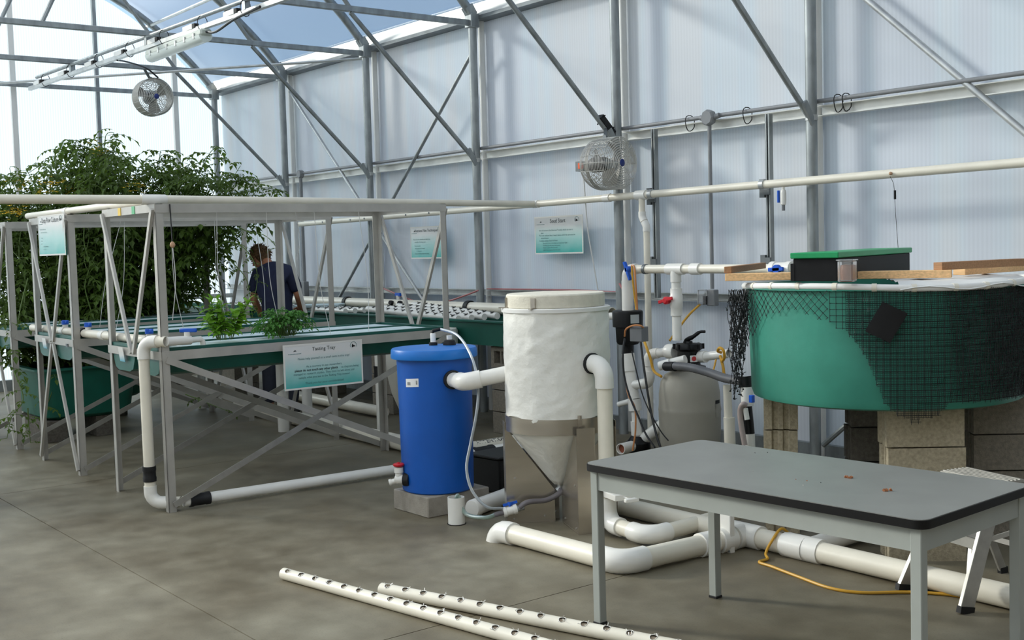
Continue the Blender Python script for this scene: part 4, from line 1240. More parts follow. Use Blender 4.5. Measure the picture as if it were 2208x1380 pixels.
U_SPLIT = net_uz(1785, 700)[0]
def zl_square(u_): return zl_main(u_) if u_ >= U_SPLIT - .004 else 9
net_sheet(t, .012, AL, AR, zl_square, tilt=False).build('mesh_strands', 'net', t, 0)
def net_diamond(a0, a1, d=.0215, rad=.0016, r_off=.012):
    mb = MB(); na_ = int((a1 - a0) * FR / d); nzr = int(.55 / d); P_ = {}
    for i in range(na_ + 1):
        for j in range(nzr + 1):
            if (i + j) % 2: continue
            a = a0 + (a1 - a0) * i / na_; z = FZ1 - .015 - j * d * 1.05
            rr = FR + r_off + .012 + .008 * mnoise.noise(Vector((i * .3, j * .3, 2)))
            P_[i, j] = (Vector((FC.x + rr * math.cos(a), FC.y + rr * math.sin(a), z + .003 * mnoise.noise(Vector((i * .5, j * .5, 7))))), z > zl_main((a - AL) / (AR - AL)))
    for (i, j), (p, ok) in P_.items():
        if not ok: continue
        for q in ((i + 1, j + 1), (i - 1, j + 1)):
            if q not in P_: continue
            e = P_[q][0] if P_[q][1] else p.lerp(P_[q][0], rnd.uniform(.2, .55))
            mb.tube([p, e], rad, 3, caps=False)
        mb.box(p, (.0046, .0046, .0046))
    return mb
net_diamond(AL, AL + (AR - AL) * U_SPLIT).build('mesh_strands', 'net', t, 0)
def zl_fine(u_):
    return zl_main(u_) + .012 if u_ > .40 else 9
net_sheet(t, .010, AL, AR, zl_fine, d=.0105, rad=.0012, tilt=False).build('mesh_strands', 'net', t, 0)  # fine layer added to darken the tank under the net
net_sheet(t, .014, fv + .40, AR - .1, zl_right, d=.0145, rad=.0011, tilt=False, wob=.003).build('mesh_strands', 'net', t, 0)  # overlapping layers added to deepen the shade on the tank's right
net_sheet(t, .017, fv + .66, AR - .1, zl_right, d=.0145, rad=.0011, tilt=False, wob=.003).build('mesh_strands', 'net', t, 0)
# gathered bunch at the left side
mb = MB()
e_l = _rt.copy(); e_l.z = 0; e_l.normalize()
bl_c = FC - e_l * (FR + .055)
for k in range(34):
    s = rnd.uniform(-.075, .055); dd = rnd.uniform(-.10, .06)
    zt = FZ1 - .02; zb = rnd.uniform(.80, 1.12) if s < 0.02 else rnd.uniform(1.0, 1.25)
    pts = []
    n = 11
    for j in range(n):
        f = j / (n - 1)
        sq = 1 - .35 * f
        pts.append(bl_c + e_l * (s * sq - .012 * f + .009 * math.sin(j * 1.7 + k)) + _fw * (dd * sq) + V(0, 0, zt + (zb - zt) * f - bl_c.z))
        pts[-1].z = zt + (zb - zt) * f
    mb.tube(pts, .0022, 4, caps=False)
    for j in range(1, n):
        if rnd.random() < .85:
            q = pts[j] + e_l * rnd.uniform(-.018, .022) + V(0, 0, rnd.uniform(-.02, .02))
            mb.tube([pts[j], q], .0019, 3, caps=False); mb.box(pts[j], (.007, .007, .007))
mb.build('gathered_bunch', 'net', t, 0)
# dark square patch caught on the net
mb = MB(); vs = []; pc_a = None
pcx, pcy = 1911, 695
best = None
for k in range(400):
    a = fv - 1.2 + 2.4 * k / 399
    p = Vector((FC.x + (FR + .05) * math.cos(a), FC.y + (FR + .05) * math.sin(a), 1.2))
    dv_ = p - CAM; px_ = 1104 + FPX * dv_.dot(_rt) / dv_.dot(_fw)
    if best is None or abs(px_ - pcx) < best[0]: best = (abs(px_ - pcx), a, dv_.dot(_fw))
pc_a = best[1]; pc_z = atd(pcx, pcy, best[2]).z
for j in range(5):
    for i in range(5):
        u_, v_ = (i / 4 - .5) * .125, (j / 4 - .5) * .165
        c_, s_ = math.cos(-.5), math.sin(-.5)
        x_, y_ = u_ * c_ - v_ * s_, u_ * s_ + v_ * c_
        a = pc_a + x_ / FR
        rr = FR + .052
        vs.append((FC.x + rr * math.cos(a), FC.y + rr * math.sin(a), pc_z + y_))
mb.add(vs, [(j * 5 + i, j * 5 + i + 1, (j + 1) * 5 + i + 1, (j + 1) * 5 + i) for j in range(4) for i in range(4)])
mb.build('patch', 'black_plastic', t, 60)

# lumber and the feeder box lying on the rim
ZB = FZ1 + .030
def board(p, q, w, h, m, label):
    p = Vector(p); q = Vector(q)
    o = MB().bar(p, q, w, h, None, .002).build('lumber', m, None, 0)
    return tag(o, label, 'lumber', 'boards on the fish tank')
pa, pb = atd(1567, 600, 6.45), atd(2052, 598, 5.98)
pa.z = pb.z = ZB + .021
board(pa, pb, .085, .04, 'wood', 'long pale pine board lying across the fish tank rim')
p2 = atd(1569, 586, 6.45); q2 = atd(1645, 584, 7.3); p2.z = q2.z = ZB + .041 + .019
board(p2, q2, .04, .036, 'wood_old', 'short dark brown board on the left end of the pine board')
p3, q3 = atd(2022, 582, 6.0), atd(2200, 577, 6.35); p3.z = q3.z = ZB + .041 + .019
board(p3, q3, .055, .04, 'wood_old', 'brown board on top at the right end of the fish tank')
p4, q4 = atd(2068, 595, 6.3), atd(2203, 590, 6.75); p4.z = q4.z = ZB + .020
board(p4, q4, .07, .038, 'wood', 'pale board under the brown board at the tank right edge')
# belt feeder: black box with bright green lid
B_ = atd(1806, 608, 5.86); C_ = atd(1962, 585, 6.95); B_.z = C_.z = 0
dl_ = (C_ - B_).normalized(); pr = Vector((-dl_.y, dl_.x, 0)); 
if pr.dot(_rt) > 0: pr = -pr
L_ = (C_ - B_).length
t = thing('feeder_box', (B_.x, B_.y, ZB), 'long black feeder box with bright green lid on the fish tank', 'box')
cc = B_ + dl_ * (L_ / 2) + pr * .115
ang = math.atan2(dl_.y, dl_.x)
MB().box((cc.x, cc.y, ZB + .062), (L_, .23, .116), (0, 0, ang), ch=.004).build('body', 'box_black', t, 0)
MB().box((cc.x, cc.y, ZB + .135), (L_ + .03, .25, .030), (0, 0, ang), ch=.004).build('lid', 'lid_green', t, 0)
MB().box((cc.x + pr.x * .118 - dl_.x * L_ * .49, cc.y + pr.y * .118 - dl_.y * L_ * .49, ZB + .05), (.03, .02, .09), (0, 0, ang)).build('bracket', 'box_black', t, 0)
cu_ = atd(1827, 606, 5.78); cu_.z = ZB
t = thing('clear_cup', cu_, 'clear plastic tub of brown feed beside the feeder box', 'container')
MB().box(cu_ + V(0, 0, .055), (.075, .075, .105), (0, 0, ang), ch=.006).build('tub', 'clear_plastic', t, 0)
MB().box(cu_ + V(0, 0, .11), (.085, .085, .006), (0, 0, ang), ch=.002).build('rim', 'clear_plastic', t, 0)
MB().lathe([(0, .01), (.03, .012), (.033, .06), (.028, .085), (0, .09)], cu_, seg=14).build('feed', 'bottle_brown', t)

# ------------------------------------------------------------------ concrete block columns
def cmu(loc, rz, m, parent, flat=False):
    """hollow block lying on its bed: 0.39 long, 0.19 wide, 0.19 high with grooved ends"""
    mb = MB(); L, W, H = .39, .19, .19
    R = Matrix.Rotation(rz, 3, 'Z'); loc = Vector(loc)
    # plan outline with flanged ends
    o_ = [(-L / 2, -W / 2), (L / 2, -W / 2), (L / 2, -W / 2 + .045), (L / 2 - .018, -W / 2 + .055), (L / 2 - .018, -.018), (L / 2 - .004, -.012), (L / 2 - .004, .012), (L / 2 - .018, .018), (L / 2 - .018, W / 2 - .055), (L / 2, W / 2 - .045), (L / 2, W / 2),
          (-L / 2, W / 2), (-L / 2, W / 2 - .045), (-L / 2 + .018, W / 2 - .055), (-L / 2 + .018, .018), (-L / 2 + .004, .012), (-L / 2 + .004, -.012), (-L / 2 + .018, -.018), (-L / 2 + .018, -W / 2 + .055), (-L / 2, -W / 2 + .045)]
    mb.poly([loc + R @ Vector((x, y, 0)) for x, y in o_], H, (0, 0, 1))
    return mb.build('block', m, parent, 0)
def column(base, rz, courses, m, label, w2=False):
    t = thing('block_column', base, label, 'column', 'concrete block columns')
    for k in range(courses):
        mm = m if k != courses - 1 or m != 'cmu_grey' else m
        jx = Vector((rnd.uniform(-.006, .006), rnd.uniform(-.006, .006), 0))
        cmu(Vector(base) + jx + V(0, 0, k * .1985), rz + rnd.uniform(-.02, .02), mm, t)
    return t
# end-on column under the left of the tank
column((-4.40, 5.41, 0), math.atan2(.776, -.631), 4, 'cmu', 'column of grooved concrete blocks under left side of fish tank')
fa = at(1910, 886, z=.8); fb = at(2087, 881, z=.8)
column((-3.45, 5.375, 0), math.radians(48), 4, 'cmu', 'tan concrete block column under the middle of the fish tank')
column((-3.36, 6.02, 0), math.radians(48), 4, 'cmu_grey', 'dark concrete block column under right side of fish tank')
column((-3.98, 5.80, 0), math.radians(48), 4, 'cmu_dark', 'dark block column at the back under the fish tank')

# ------------------------------------------------------------------ work table
TZ = .72
TF = Vector((-3.838, 3.368, 0)); ta = math.radians(3.0)
e1 = Vector((math.cos(ta), math.sin(ta), 0)); e2 = Vector((-math.sin(ta), math.cos(ta), 0)); TL, TW = 1.63, .80
t = thing('work_table', TF + e1 * TL / 2 + e2 * TW / 2, 'grey laminate work table with black edge and painted steel legs', 'table')
def rrect(x0, x1, y0, y1, r, n=6):
    out = []
    for cx, cy, a0 in ((x1 - r, y0 + r, -PI / 2), (x1 - r, y1 - r, 0), (x0 + r, y1 - r, PI / 2), (x0 + r, y0 + r, PI)):
        for k in range(n + 1):
            a = a0 + PI / 2 * k / n
            out.append((cx + r * math.cos(a), cy + r * math.sin(a)))
    return out
MB().poly([TF + e1 * x + e2 * y + V(0, 0, TZ - .004) for x, y in rrect(.004, TL - .004, .004, TW - .004, .046)], .005, (0, 0, 1)).build('table_top', 'table_top', t, 30)
MB().poly([TF + e1 * x + e2 * y + V(0, 0, TZ - .032) for x, y in rrect(0, TL, 0, TW, .05)], .030, (0, 0, 1)).build('edge_band', 'table_edge', t, 30)
li = .045
for (x, y) in ((li, li), (TL - li, li), (li + .12, TW - li - .06), (TL - li, TW - li)):
    b_ = TF + e1 * x + e2 * y
    R3 = Matrix.Rotation(ta, 3, 'Z')
    lg = MB().box(b_ + V(0, 0, (TZ - .032) / 2), (.042, .042, TZ - .032), R3, ch=.003).build('leg', 'table_steel', t, 0)
    MB().box(b_ + V(0, 0, .006), (.046, .046, .012), R3, ch=.002).build('foot', 'black_rubber', lg, 0)
for (a, b, w) in (((li, li), (TL - li, li), 0), ((li, TW - li), (TL - li, TW - li), 0), ((li, li), (li, TW - li), 1), ((TL - li, li), (TL - li, TW - li), 1)):
    p = TF + e1 * a[0] + e2 * a[1] + V(0, 0, TZ - .075); q = TF + e1 * b[0] + e2 * b[1] + V(0, 0, TZ - .075)
    MB().bar(p, q, .03, .085).build('apron', 'table_steel', t, 0)
# crumbs on the table
for i, (px, py, s, m_) in enumerate(((1830, 1030, .012, 'crumb'), (1910, 1058, .013, 'crumb'), (1770, 1041, .004, 'ink_black'), (1740, 1037, .005, 'crumb'), (1716, 1034, .004, 'crumb'), (1655, 976, .004, 'ink_black'), (1628, 977, .004, 'ink_black'), (1732, 1047, .005, 'dust'), (1624, 1016, .004, 'dust'))):
    c = at(px, py, z=TZ + .002)
    mb = MB()
    for k in range(5 if s > .01 else 1):
        mb.box(c + Vector((rnd.uniform(-s, s), rnd.uniform(-s, s), s * .25)) * (1 if s > .01 else 0) + (c if s <= .01 else Vector()) * 0 if s > .01 else c + V(0, 0, s * .3), (s * .8, s * .6, s * .6), (rnd.random(), rnd.random(), rnd.random()))
    o = mb.build('crumb', m_, None, 0)
    lab = ['rust brown crumb heap in the middle of the grey table', 'orange brown crumb heap nearer the right end of the table'][i] if i < 2 else 'tiny speck lying on the grey table top'
    tag(o, lab, 'crumb', 'crumbs on the table')

# ------------------------------------------------------------------ small aluminium step ladder beyond the table
t = thing('step_ladder', (-3.0, 5.0, 0), 'small aluminium step ladder standing behind the work table', 'ladder')
FA, FB = Vector((-2.80, 4.69, 0)), Vector((-3.18, 4.795, 0))
wd = (FA - FB).normalized(); bk = Vector((-wd.y, wd.x, 0))
if bk.y < 0: bk = -bk
LT = .55
def LP(s, f, z): return FB + wd * s + bk * f + V(0, 0, z)
LW = (FA - FB).length
tp0, tp1 = .055, LW - .055
for s0, s1 in ((0, tp0), (LW, tp1)):
    a, b = LP(s0, 0, .01), LP(s1, .24, LT - .02)
    r_ = MB().bar(a, b, .022, .075, bk, .002).build('front_rail', 'alum_bright', t, 0)
    MB().bar(LP(s0, 0, 0), LP(s0, .0, .03) + bk * .006, .028, .08, bk).build('foot', 'black_rubber', r_, 0)
    a, b = LP(s0, .62, .01), LP(s1, .34, LT - .03)
    r_ = MB().bar(a, b, .018, .04, bk, .002).build('rear_rail', 'alum_bright', t, 0)
    MB().bar(LP(s0, .62, 0), LP(s0, .617, .03), .024, .046, bk).build('foot', 'black_rubber', r_, 0)
    MB().bar(LP((s0 + s1) / 2, .13, .30), LP((s0 + s1) / 2, .47, .34), .006, .022, (0, 0, 1)).build('spreader', 'alum', t, 0)
for z, f0 in ((.31, .12),):
    MB().box(LP(LW / 2, f0 + .02, z), (LW - .08, .085, .006), (0, 0, math.atan2(wd.y, wd.x))).build('step', 'alum_bright', t, 0)
    MB().box(LP(LW / 2, f0 - .02, z - .022), (LW - .08, .005, .05), (0, 0, math.atan2(wd.y, wd.x))).build('step_lip', 'alum_bright', t, 0)
MB().bar(LP(.06, .12, .285), LP(.03, .05, .12), .005, .02, wd).build('step_stay', 'alum_bright', t, 0)
MB().bar(LP(LW - .09, .12, .285), LP(LW - .035, .05, .12), .005, .02, wd).build('step_stay', 'alum_bright', t, 0)
MB().bar(LP(.03, .50, .20), LP(LW - .03, .50, .20), .006, .025).build('rear_bar', 'alum', t, 0)
MB().bar(LP(.04, .43, .36), LP(LW - .04, .43, .36), .006, .025).build('rear_bar', 'alum', t, 0)
tpz = math.atan2(wd.y, wd.x)
cap = MB()
cap.box(LP(LW / 2, .29, LT), (LW - .05, .17, .012), (0, 0, tpz))
for k in range(7): cap.box(LP(LW / 2, .22 + k * .023, LT + .008), (LW - .06, .008, .005), (0, 0, tpz))
cap.box(LP(LW / 2, .205, LT - .022), (LW - .05, .006, .05), (0, 0, tpz)); cap.box(LP(LW / 2, .375, LT - .022), (LW - .05, .006, .05), (0, 0, tpz))
cap.build('top_cap', 'alum_bright', t, 0)

# ------------------------------------------------------------------ yellow extension cord on the floor
yp = [at(1700, 1145, z=.13), at(1703, 1160, z=.12), at(1690, 1187, z=.012), at(1655, 1205, z=.008), at(1637, 1212, z=.008), at(1665, 1222, z=.008), at(1720, 1243, z=.008), at(1790, 1268, z=.008), at(1860, 1278, z=.008), at(1960, 1277, z=.008), at(2060, 1284, z=.008), at(2180, 1308, z=.008), at(2300, 1340, z=.008)]
yp = [V(-3.99, 5.02, .008), V(-3.985, 4.965, .09), V(-3.985, 4.895, .137), V(-3.99, 4.825, .085), V(-4.005, 4.79, .02)] + yp[3:]
o = MB().tube(smooth_path(yp, 6), .0075, 8).build('extension_cord', 'cord_yellow')
tag(o, 'yellow extension cord draped over the floor main and past the ladder', 'cord')

# ------------------------------------------------------------------ drilled PVC grow tubes in the foreground
def drilled_tube(p, q, r, n, first, step, label, name='grow_tube', holes_mat='dark_void'):
    p = Vector(p); q = Vector(q); d = (q - p).normalized()
    s = d.cross(Vector((0, 0, 1))).normalized(); u = s.cross(d)
    t = thing(name, p, label, 'pipe', 'drilled grow tubes on the floor')
    L = (q - p).length; hr = .0165; seg = 48
    # skin with real holes: build strips, skip the faces inside a hole and refine around it
    nl = int(L / .006)
    mb = MB(); vs = []
    hs = [first + k * step for k in range(n)]
    tilt = .42
    def pos(l, a, rr): return p + d * l + s * (math.sin(a) * rr) + u * (math.cos(a) * rr)
    angs = [2 * PI * k / seg for k in range(seg)]
    for i in range(nl + 1):
        l = L * i / nl
        for a in angs: vs.append(pos(l, a, r))
    fs = []
    for i in range(nl):
        lm = L * (i + .5) / nl
        hit = None
        for h in hs:
            if abs(lm - h) < hr + .004: hit = h; break
        for k in range(seg):
            if hit is not None:
                am = (angs[k] + PI / seg + PI - tilt) % (2 * PI) - PI
                if (lm - hit) ** 2 + (am * r) ** 2 < hr * hr: continue
            k2 = (k + 1) % seg
            fs.append((i * seg + k, i * seg + k2, (i + 1) * seg + k2, (i + 1) * seg + k))
    mb.add(vs, fs)
    mb.build('tube', 'pvc', t, 60)
    MB().pipe(p + d * .001, q, r - .0002, r - .004, 28).build('inner_wall', mat('tube_inside', (.33, .27, .20), .8) if 'tube_inside' not in MAT else 'tube_inside', t) if False else None
    inner = MB(); inner.tube([p + d * .03, q - d * .03], r - .006, 20, caps=False); inner.build('inner_wall', 'bore', t)
    # raised burr round every hole
    for h in hs:
        ring = []
        for k in range(14):
            a = 2 * PI * k / 14
            aa = math.sin(a) * hr / r + tilt
            ring.append(pos(h + math.cos(a) * hr, aa, r + .0015 * rnd.random()))
        bm = MB(); bm.tube(ring, .0016, 5, closed=True)
        for k in range(4):
            c = ring[rnd.randrange(14)]
            bm.tube([c, c + Vector((rnd.uniform(-.012, .012), rnd.uniform(-.012, .012), rnd.uniform(.004, .012)))], .0015, 4)
        bm.build('hole_burr', 'pvc_fit', t)
    return t
mat('bore', (.30, .24, .17), .8)
ga, gb = at(612, 1237, z=.030), at(1290, 1424, z=.030)
ga.z = gb.z = .0305
dd_ = (gb - ga).normalized(); gb = ga + dd_ * 2.6
drilled_tube(ga, gb, .030, 22, .05, .112, 'front white drilled PVC grow tube on the concrete floor')
ha, hb_ = at(823, 1270, z=.030), at(1425, 1388, z=.030)
ha.z = hb_.z = .0305
dd_ = (hb_ - ha).normalized(); hb_ = ha + dd_ * 2.6
drilled_tube(ha, hb_, .030, 22, .05, .112, 'rear white drilled PVC grow tube reaching under the table')
# ------------------------------------------------------------------ sand filter with multiport valve
SF = Vector((-6.265, 6.62, 0))
t = thing('sand_filter', SF, 'rounded tan sand filter vessel with black multiport valve on top', 'filter')
MB().lathe([(0, 0.0221), (0.188, 0.0221), (0.2115, 0.0553), (0.2303, 0.1216), (0.2369, 0.221), (0.2397, 0.3647), (0.2425, 0.3812), (0.2397, 0.3978), (0.2369, 0.4199), (0.235, 0.5083), (0.2209, 0.5967), (0.188, 0.6519), (0.1316, 0.6851), (0.0658, 0.6984), (0, 0.7006)], SF, seg=56, cap=False).build('vessel', 'filter_tan', t)
MB().lathe([(.25, .0), (.25, .03), (.21, .05), (.2, .0)], SF, seg=40, cap=False).build('base_ring', 'black_plastic', t)
va = math.atan2(-SF.y, -SF.x)
pl = MB(); 
for (a0, a1, z0, z1, m_) in ((va + .95, va + 1.25, .437, .464, 'ink_black'),):
    vs = []
    for z in (z0, z1):
        for k in range(6):
            a = a0 + (a1 - a0) * k / 5; vs.append((SF.x + .2395 * math.cos(a), SF.y + .2395 * math.sin(a), z))
    MB().add(vs, [(i, i + 1, 7 + i, 6 + i) for i in range(5)]).build('name_label', m_, t)
vs = []
for z in (.335, .43):
    for k in range(6):
        a = va + .95 + .3 * k / 5; vs.append((SF.x + .2435 * math.cos(a), SF.y + .2435 * math.sin(a), z))
MB().add(vs, [(i, i + 1, 7 + i, 6 + i) for i in range(5)]).build('spec_label', 'filter_tan', t)
mv = SF + V(0, 0, .695)
mb = MB(); mb.lathe([(.13, 0), (.13, .02), (.09, .03), (.085, .14), (.10, .15), (.108, .155), (.108, .185), (.10, .195), (.03, .20)], mv, seg=32)
for k in range(8):
    a = 2 * PI * k / 8; mb.lathe([(.01, .155), (.01, .195)], mv + Vector((.112 * math.cos(a), .112 * math.sin(a), 0)), seg=8)
mpv = mb.build('multiport_valve', 'black_plastic', t)
hb = MB(); hb.tube(smooth_path([mv + V(-.05, .02, .195), mv + V(-.01, .0, .225), mv + V(.05, .0, .25), mv + V(.09, .03, .285), mv + V(.13, .05, .29)], 5), [.02] * 5 + [.018] * 5 + [.015] * 5 + [.011] * 6, 10)
hb.lathe([(.035, .195), (.03, .215)], mv, seg=14); hb.build('handle', 'black_plastic', mpv)
lb = mv + Vector((math.cos(va + .45) * .0885, math.sin(va + .45) * .0885, .085))
mb = MB(); mb.box(lb, (.003, .06, .05), (0, 0, va + .45)); mb.build('label', 'sticker', mpv, 0)
mb = MB(); mb.lathe([(0, 0), (.019, 0), (.019, .0015)], lb + Vector((math.cos(va + .45), math.sin(va + .45), 0)) * .002 + V(0, .0, 0), (math.cos(va + .45), math.sin(va + .45), 0), 14); mb.build('label_spot', 'ink_red', mpv)

YP = 6.55
def W(px, py, y=YP + .40): return at(px, py, y=y - .40)
# ------------------------------------------------------------------ high PVC run to the pump and filter
t = thing('pump_feed_run', W(1500, 580), 'white PVC run above the filter with red valve and drop pipes', 'pipe')
zr = W(1500, 580).z
pA = W(1352, 582); pA.z = zr; pE = W(1712, 578); pE.z = zr
pp = W(1352, 668); pp.x = pA.x
plumbing(t, [pp, pA, pE], .034, R=.07, joints=((1, .42),), fit_k=1.3)
MB().tube([pp + V(0, 0, -.01), pp.lerp(pA, .72)], .047, 18).build('riser', 'pvc_fit', t)
tee = W(1457, 580); tee.z = zr
MB().lathe([(.035, -.085), (.044, -.085), (.044, .085), (.035, .085)], tee, (1, 0, 0), 20, cap=False).build('tee', 'pvc_fit', t)
dn = [tee, V(tee.x, YP, W(1460, 742).z + .03)]
MB().tube([tee, tee + V(0, 0, -.10)], .042, 18).build('tee_branch', 'pvc_fit', t)
MB().tube([dn[0], dn[1]], .036, 18).build('drop_pipe', 'pvc_fit', t)
rv = V(tee.x, YP, W(1457, 650).z)
vb = MB(); vb.lathe([(.037, -.11), (.046, -.11), (.046, -.05), (.05, -.045), (.05, .045), (.046, .05), (.046, .10), (.037, .10)], rv, seg=20); vbo = vb.build('valve_body', 'pvc_fit', t)
hb = MB(); hb.bar(rv + V(-.115, -.075, -.005), rv + V(.03, -.075, .03), .02, .026, None, .004); hb.lathe([(.03, .0), (.03, .03), (.018, .04)], rv + V(-.04, -.05, .01), (0, -1, 0), 14); hb.build('valve_handle', 'red_valve', vbo)
bv = W(1366, 590); bv.z = zr
hb = MB(); hb.bar(bv + V(-.03, -.07, .06), bv + V(.035, -.07, -.085), .022, .03, (0, -1, 0), .004); hb.lathe([(.026, .0), (.026, .035), (.016, .045)], bv + V(0, -.04, 0), (0, -1, 0), 14); hb.build('valve_handle', 'blue_valve', t)
bv2 = W(1686, 579); bv2.z = zr
MB().lathe([(.035, -.09), (.052, -.09), (.052, -.05), (.046, -.045), (.046, .045), (.052, .05), (.052, .09), (.035, .09)], bv2, (1, 0, 0), 18).build('valve_body', 'pvc_fit', t)
hb = MB(); hb.bar(bv2 + V(-.07, -.06, -.005), bv2 + V(.06, -.06, .0), .02, .028, None, .004); hb.lathe([(.03, .0), (.03, .03)], bv2 + V(0, -.04, 0), (0, -1, 0), 14); hb.build('valve_handle', 'blue_valve', t)
for px in (1392,):
    c = W(px, 581); c.z = zr
    MB().lathe([(.035, -.014), (.040, -.014), (.040, .014), (.035, .014)], c, (1, 0, 0), 18).build('pipe_clamp', 'galv_dark', t)

# ------------------------------------------------------------------ black pump head and its pipe stack
pb_ = W(1353, 668); PBX, PBY = pb_.x, YP
z0, z1, z2 = W(1353, 669).z, W(1353, 704).z, W(1353, 742).z
t = thing('ozone_pump', (PBX, PBY, z2), 'black cylinder pump head with silver plate and grey switch box', 'pump')
pc = Vector((PBX, PBY, 0))
MB().lathe([(.11, z0), (.122, z0 - .006), (.125, z0 - .02), (.122, z1), (.10, z1 - .005), (.095, z2 + .02), (.08, z2), (.045, z2 - .005), (.042, z2 - .075)][::-1], pc, seg=36).build('housing', 'black_plastic', t)
pva = math.atan2(-PBY, -PBX)
vs = []
for z in (z0 - .10, z0 - .03):
    for k in range(5):
        a = pva + .18 + .62 * k / 4; vs.append((PBX + .1265 * math.cos(a), PBY + .1265 * math.sin(a), z))
MB().add(vs, [(i, i + 1, 6 + i, 5 + i) for i in range(4)]).build('plate', 'plate_silver', t)
MB().tube([pc + V(-.118, -.03, z0 - .05), pc + V(-.165, -.04, z0 - .05)], .03, 14).build('inlet_stub', 'pvc_fit', t)
sb = W(1378, 720, YP - .12)
MB().box(sb, (.115, .08, .11), (0, 0, .12), ch=.004).build('switch_box', 'pvc_grey', t, 0)
o_ = MB(); o_.tube(smooth_path([W(1347, 725, YP - .13), W(1350, 710, YP - .16), W(1365, 702, YP - .18), W(1380, 702, YP - .18), W(1387, 706, YP - .15)], 5), .007, 8); o_.build('loop_cord', 'cord_orange', t)
t = thing('pump_stack', (PBX, PBY, 0), 'white PVC pipe stack with unions between pump head and floor', 'pipe')
s0 = V(PBX, PBY, z2 - .06); s1 = W(1358, 790); s2 = W(1368, 860); s3 = W(1373, 940); s4 = W(1375, 968)
MB().tube([s0, s0 + V(.0, 0, -.05)], .04, 16).build('brass_neck', 'wood_old', t)
MB().tube([W(1352, 753), W(1353, 765)], .03, 12).build('nipple', 'pvc_fit', t)
MB().tube([W(1354, 762), W(1358, 800)], .053, 20).build('union_nut', 'pvc_fit', t)
MB().tube([W(1358, 798), W(1362, 825), s2], .044, 18).build('pipe', 'pvc_fit', t)
MB().tube([s2, W(1370, 885)], .055, 18).build('coupler', 'pvc_fit', t)
MB().tube([W(1368, 862), W(1334, 872)], .022, 12).build('side_port', 'pvc_fit', t)
MB().tube([W(1370, 880), W(1372, 906), s3], .036, 18).build('pipe', 'pvc_fit', t)
MB().tube([W(1371, 908), W(1373, 938)], .044, 18).build('coupler', 'pvc_fit', t)
MB().lathe([(.0, 0), (.10, 0), (.105, .02), (.105, .07), (.08, .085), (.055, .12), (0, .12)], V(s4.x, s4.y, 0), seg=24).build('foot_valve', 'black_plastic', t)
MB().tube([V(s4.x, s4.y, .04), V(s4.x, s4.y, max(.1, s3.z))], .045, 16).build('neck', 'black_plastic', t)
MB().pipe(W(1338, 968, 6.6), W(1362, 962, 6.75), .042, .036, 18).build('open_pipe', 'pvc_fit', t)
MB().lathe([(0, 0), (.037, 0)], W(1342, 967, 6.63), (W(1338, 968, 6.6) - W(1362, 962, 6.75)), 18, cap=False).build('pipe_bore', 'brick_red', t)
plumbing(t, [W(1384, 950, 6.98), W(1430, 915, 7.02)], .048, 'pvc_fit')
# S-bend from filter to stack
t = thing('filter_bend', W(1400, 800), 'white PVC S-bend joining filter valve to pump pipe stack', 'pipe')
plumbing(t, [W(1455, 757, 7.0), W(1398, 764), W(1401, 826), W(1366, 830)], .036, 'pvc_fit', R=.06)
MB().lathe([(.038, -.05), (.055, -.05), (.06, -.03), (.06, .03), (.055, .04), (.038, .04)], W(1449, 758, 7.0), (1, 0, 0), 20).build('union_nut', 'pvc_fit', t)
t = thing('backwash_hose', W(1500, 805), 'grey ribbed backwash hose leading from filter to tank', 'hose')
MB().tube([W(1478, 775, 6.9), W(1430, 787, 6.84)], .034, 16).build('port_pipe', 'pvc_fit', t)
MB().lathe([(0, -.05), (.035, -.04), (.038, 0), (.038, .05)], W(1432, 787, 6.82), W(1478, 775, 6.9) - W(1432, 787, 6.82), 16).build('end_cap', 'pvc_fit', t)
MB().tube([W(1436, 790, 6.8), W(1456, 790, 6.77)], .036, 16).build('rubber_cuff', 'black_rubber', t)
hpth = smooth_path([W(1455, 789, 6.77), W(1490, 793, 6.72), W(1530, 804, 6.66), W(1565, 816, 6.6), W(1605, 822, 6.55)], 16)
rad = [.030 + (.0025 if k % 2 else -.001) for k in range(len(hpth))]
MB().tube(hpth, rad, 14).build('ribbed_hose', 'hose_ribbed', t)
t = thing('filter_outlet', W(1540, 765), 'white PVC outlet stub on the right of filter valve', 'pipe')
plumbing(t, [W(1512, 770, 7.05), W(1572, 762, 7.05)], .034, 'pvc_fit')
MB().lathe([(.036, -.03), (.046, -.03), (.046, .03), (.036, .03)], W(1516, 769, 7.05), (1, 0, .05), 18).build('collar', 'pvc_fit', t)

# drain assembly standing between filter and fish tank
t = thing('tank_drain', W(1605, 850, 6.5), 'white and black valve assembly hanging by the fish tank', 'valve')
MB().tube([W(1585, 822, 6.5), W(1612, 822, 6.5)], .024, 12).build('inlet', 'hose_ribbed', t)
MB().tube([W(1606, 812, 6.48), W(1609, 834, 6.48)], .045, 14).build('cross', 'black_plastic', t)
MB().tube([W(1610, 834, 6.48), W(1612, 875, 6.48)], .042, 16).build('valve_body', 'pvc_fit', t)
MB().box(W(1621, 860, 6.42), (.03, .03, .05), None, ch=.003).build('valve_handle', 'blue_valve', t, 0)
MB().tube([W(1610, 875, 6.48), W(1616, 935, 6.48)], .036, 14).build('lower_body', 'black_plastic', t)
MB().tube([W(1617, 935, 6.48), V(W(1619, 975, 6.48).x, 6.08, 0)], .034, 14).build('lower_pipe', 'pvc_fit', t)
MB().tube([W(1607, 880, 6.42), W(1611, 905, 6.42)], .018, 12).build('barb', 'pvc_fit', t)
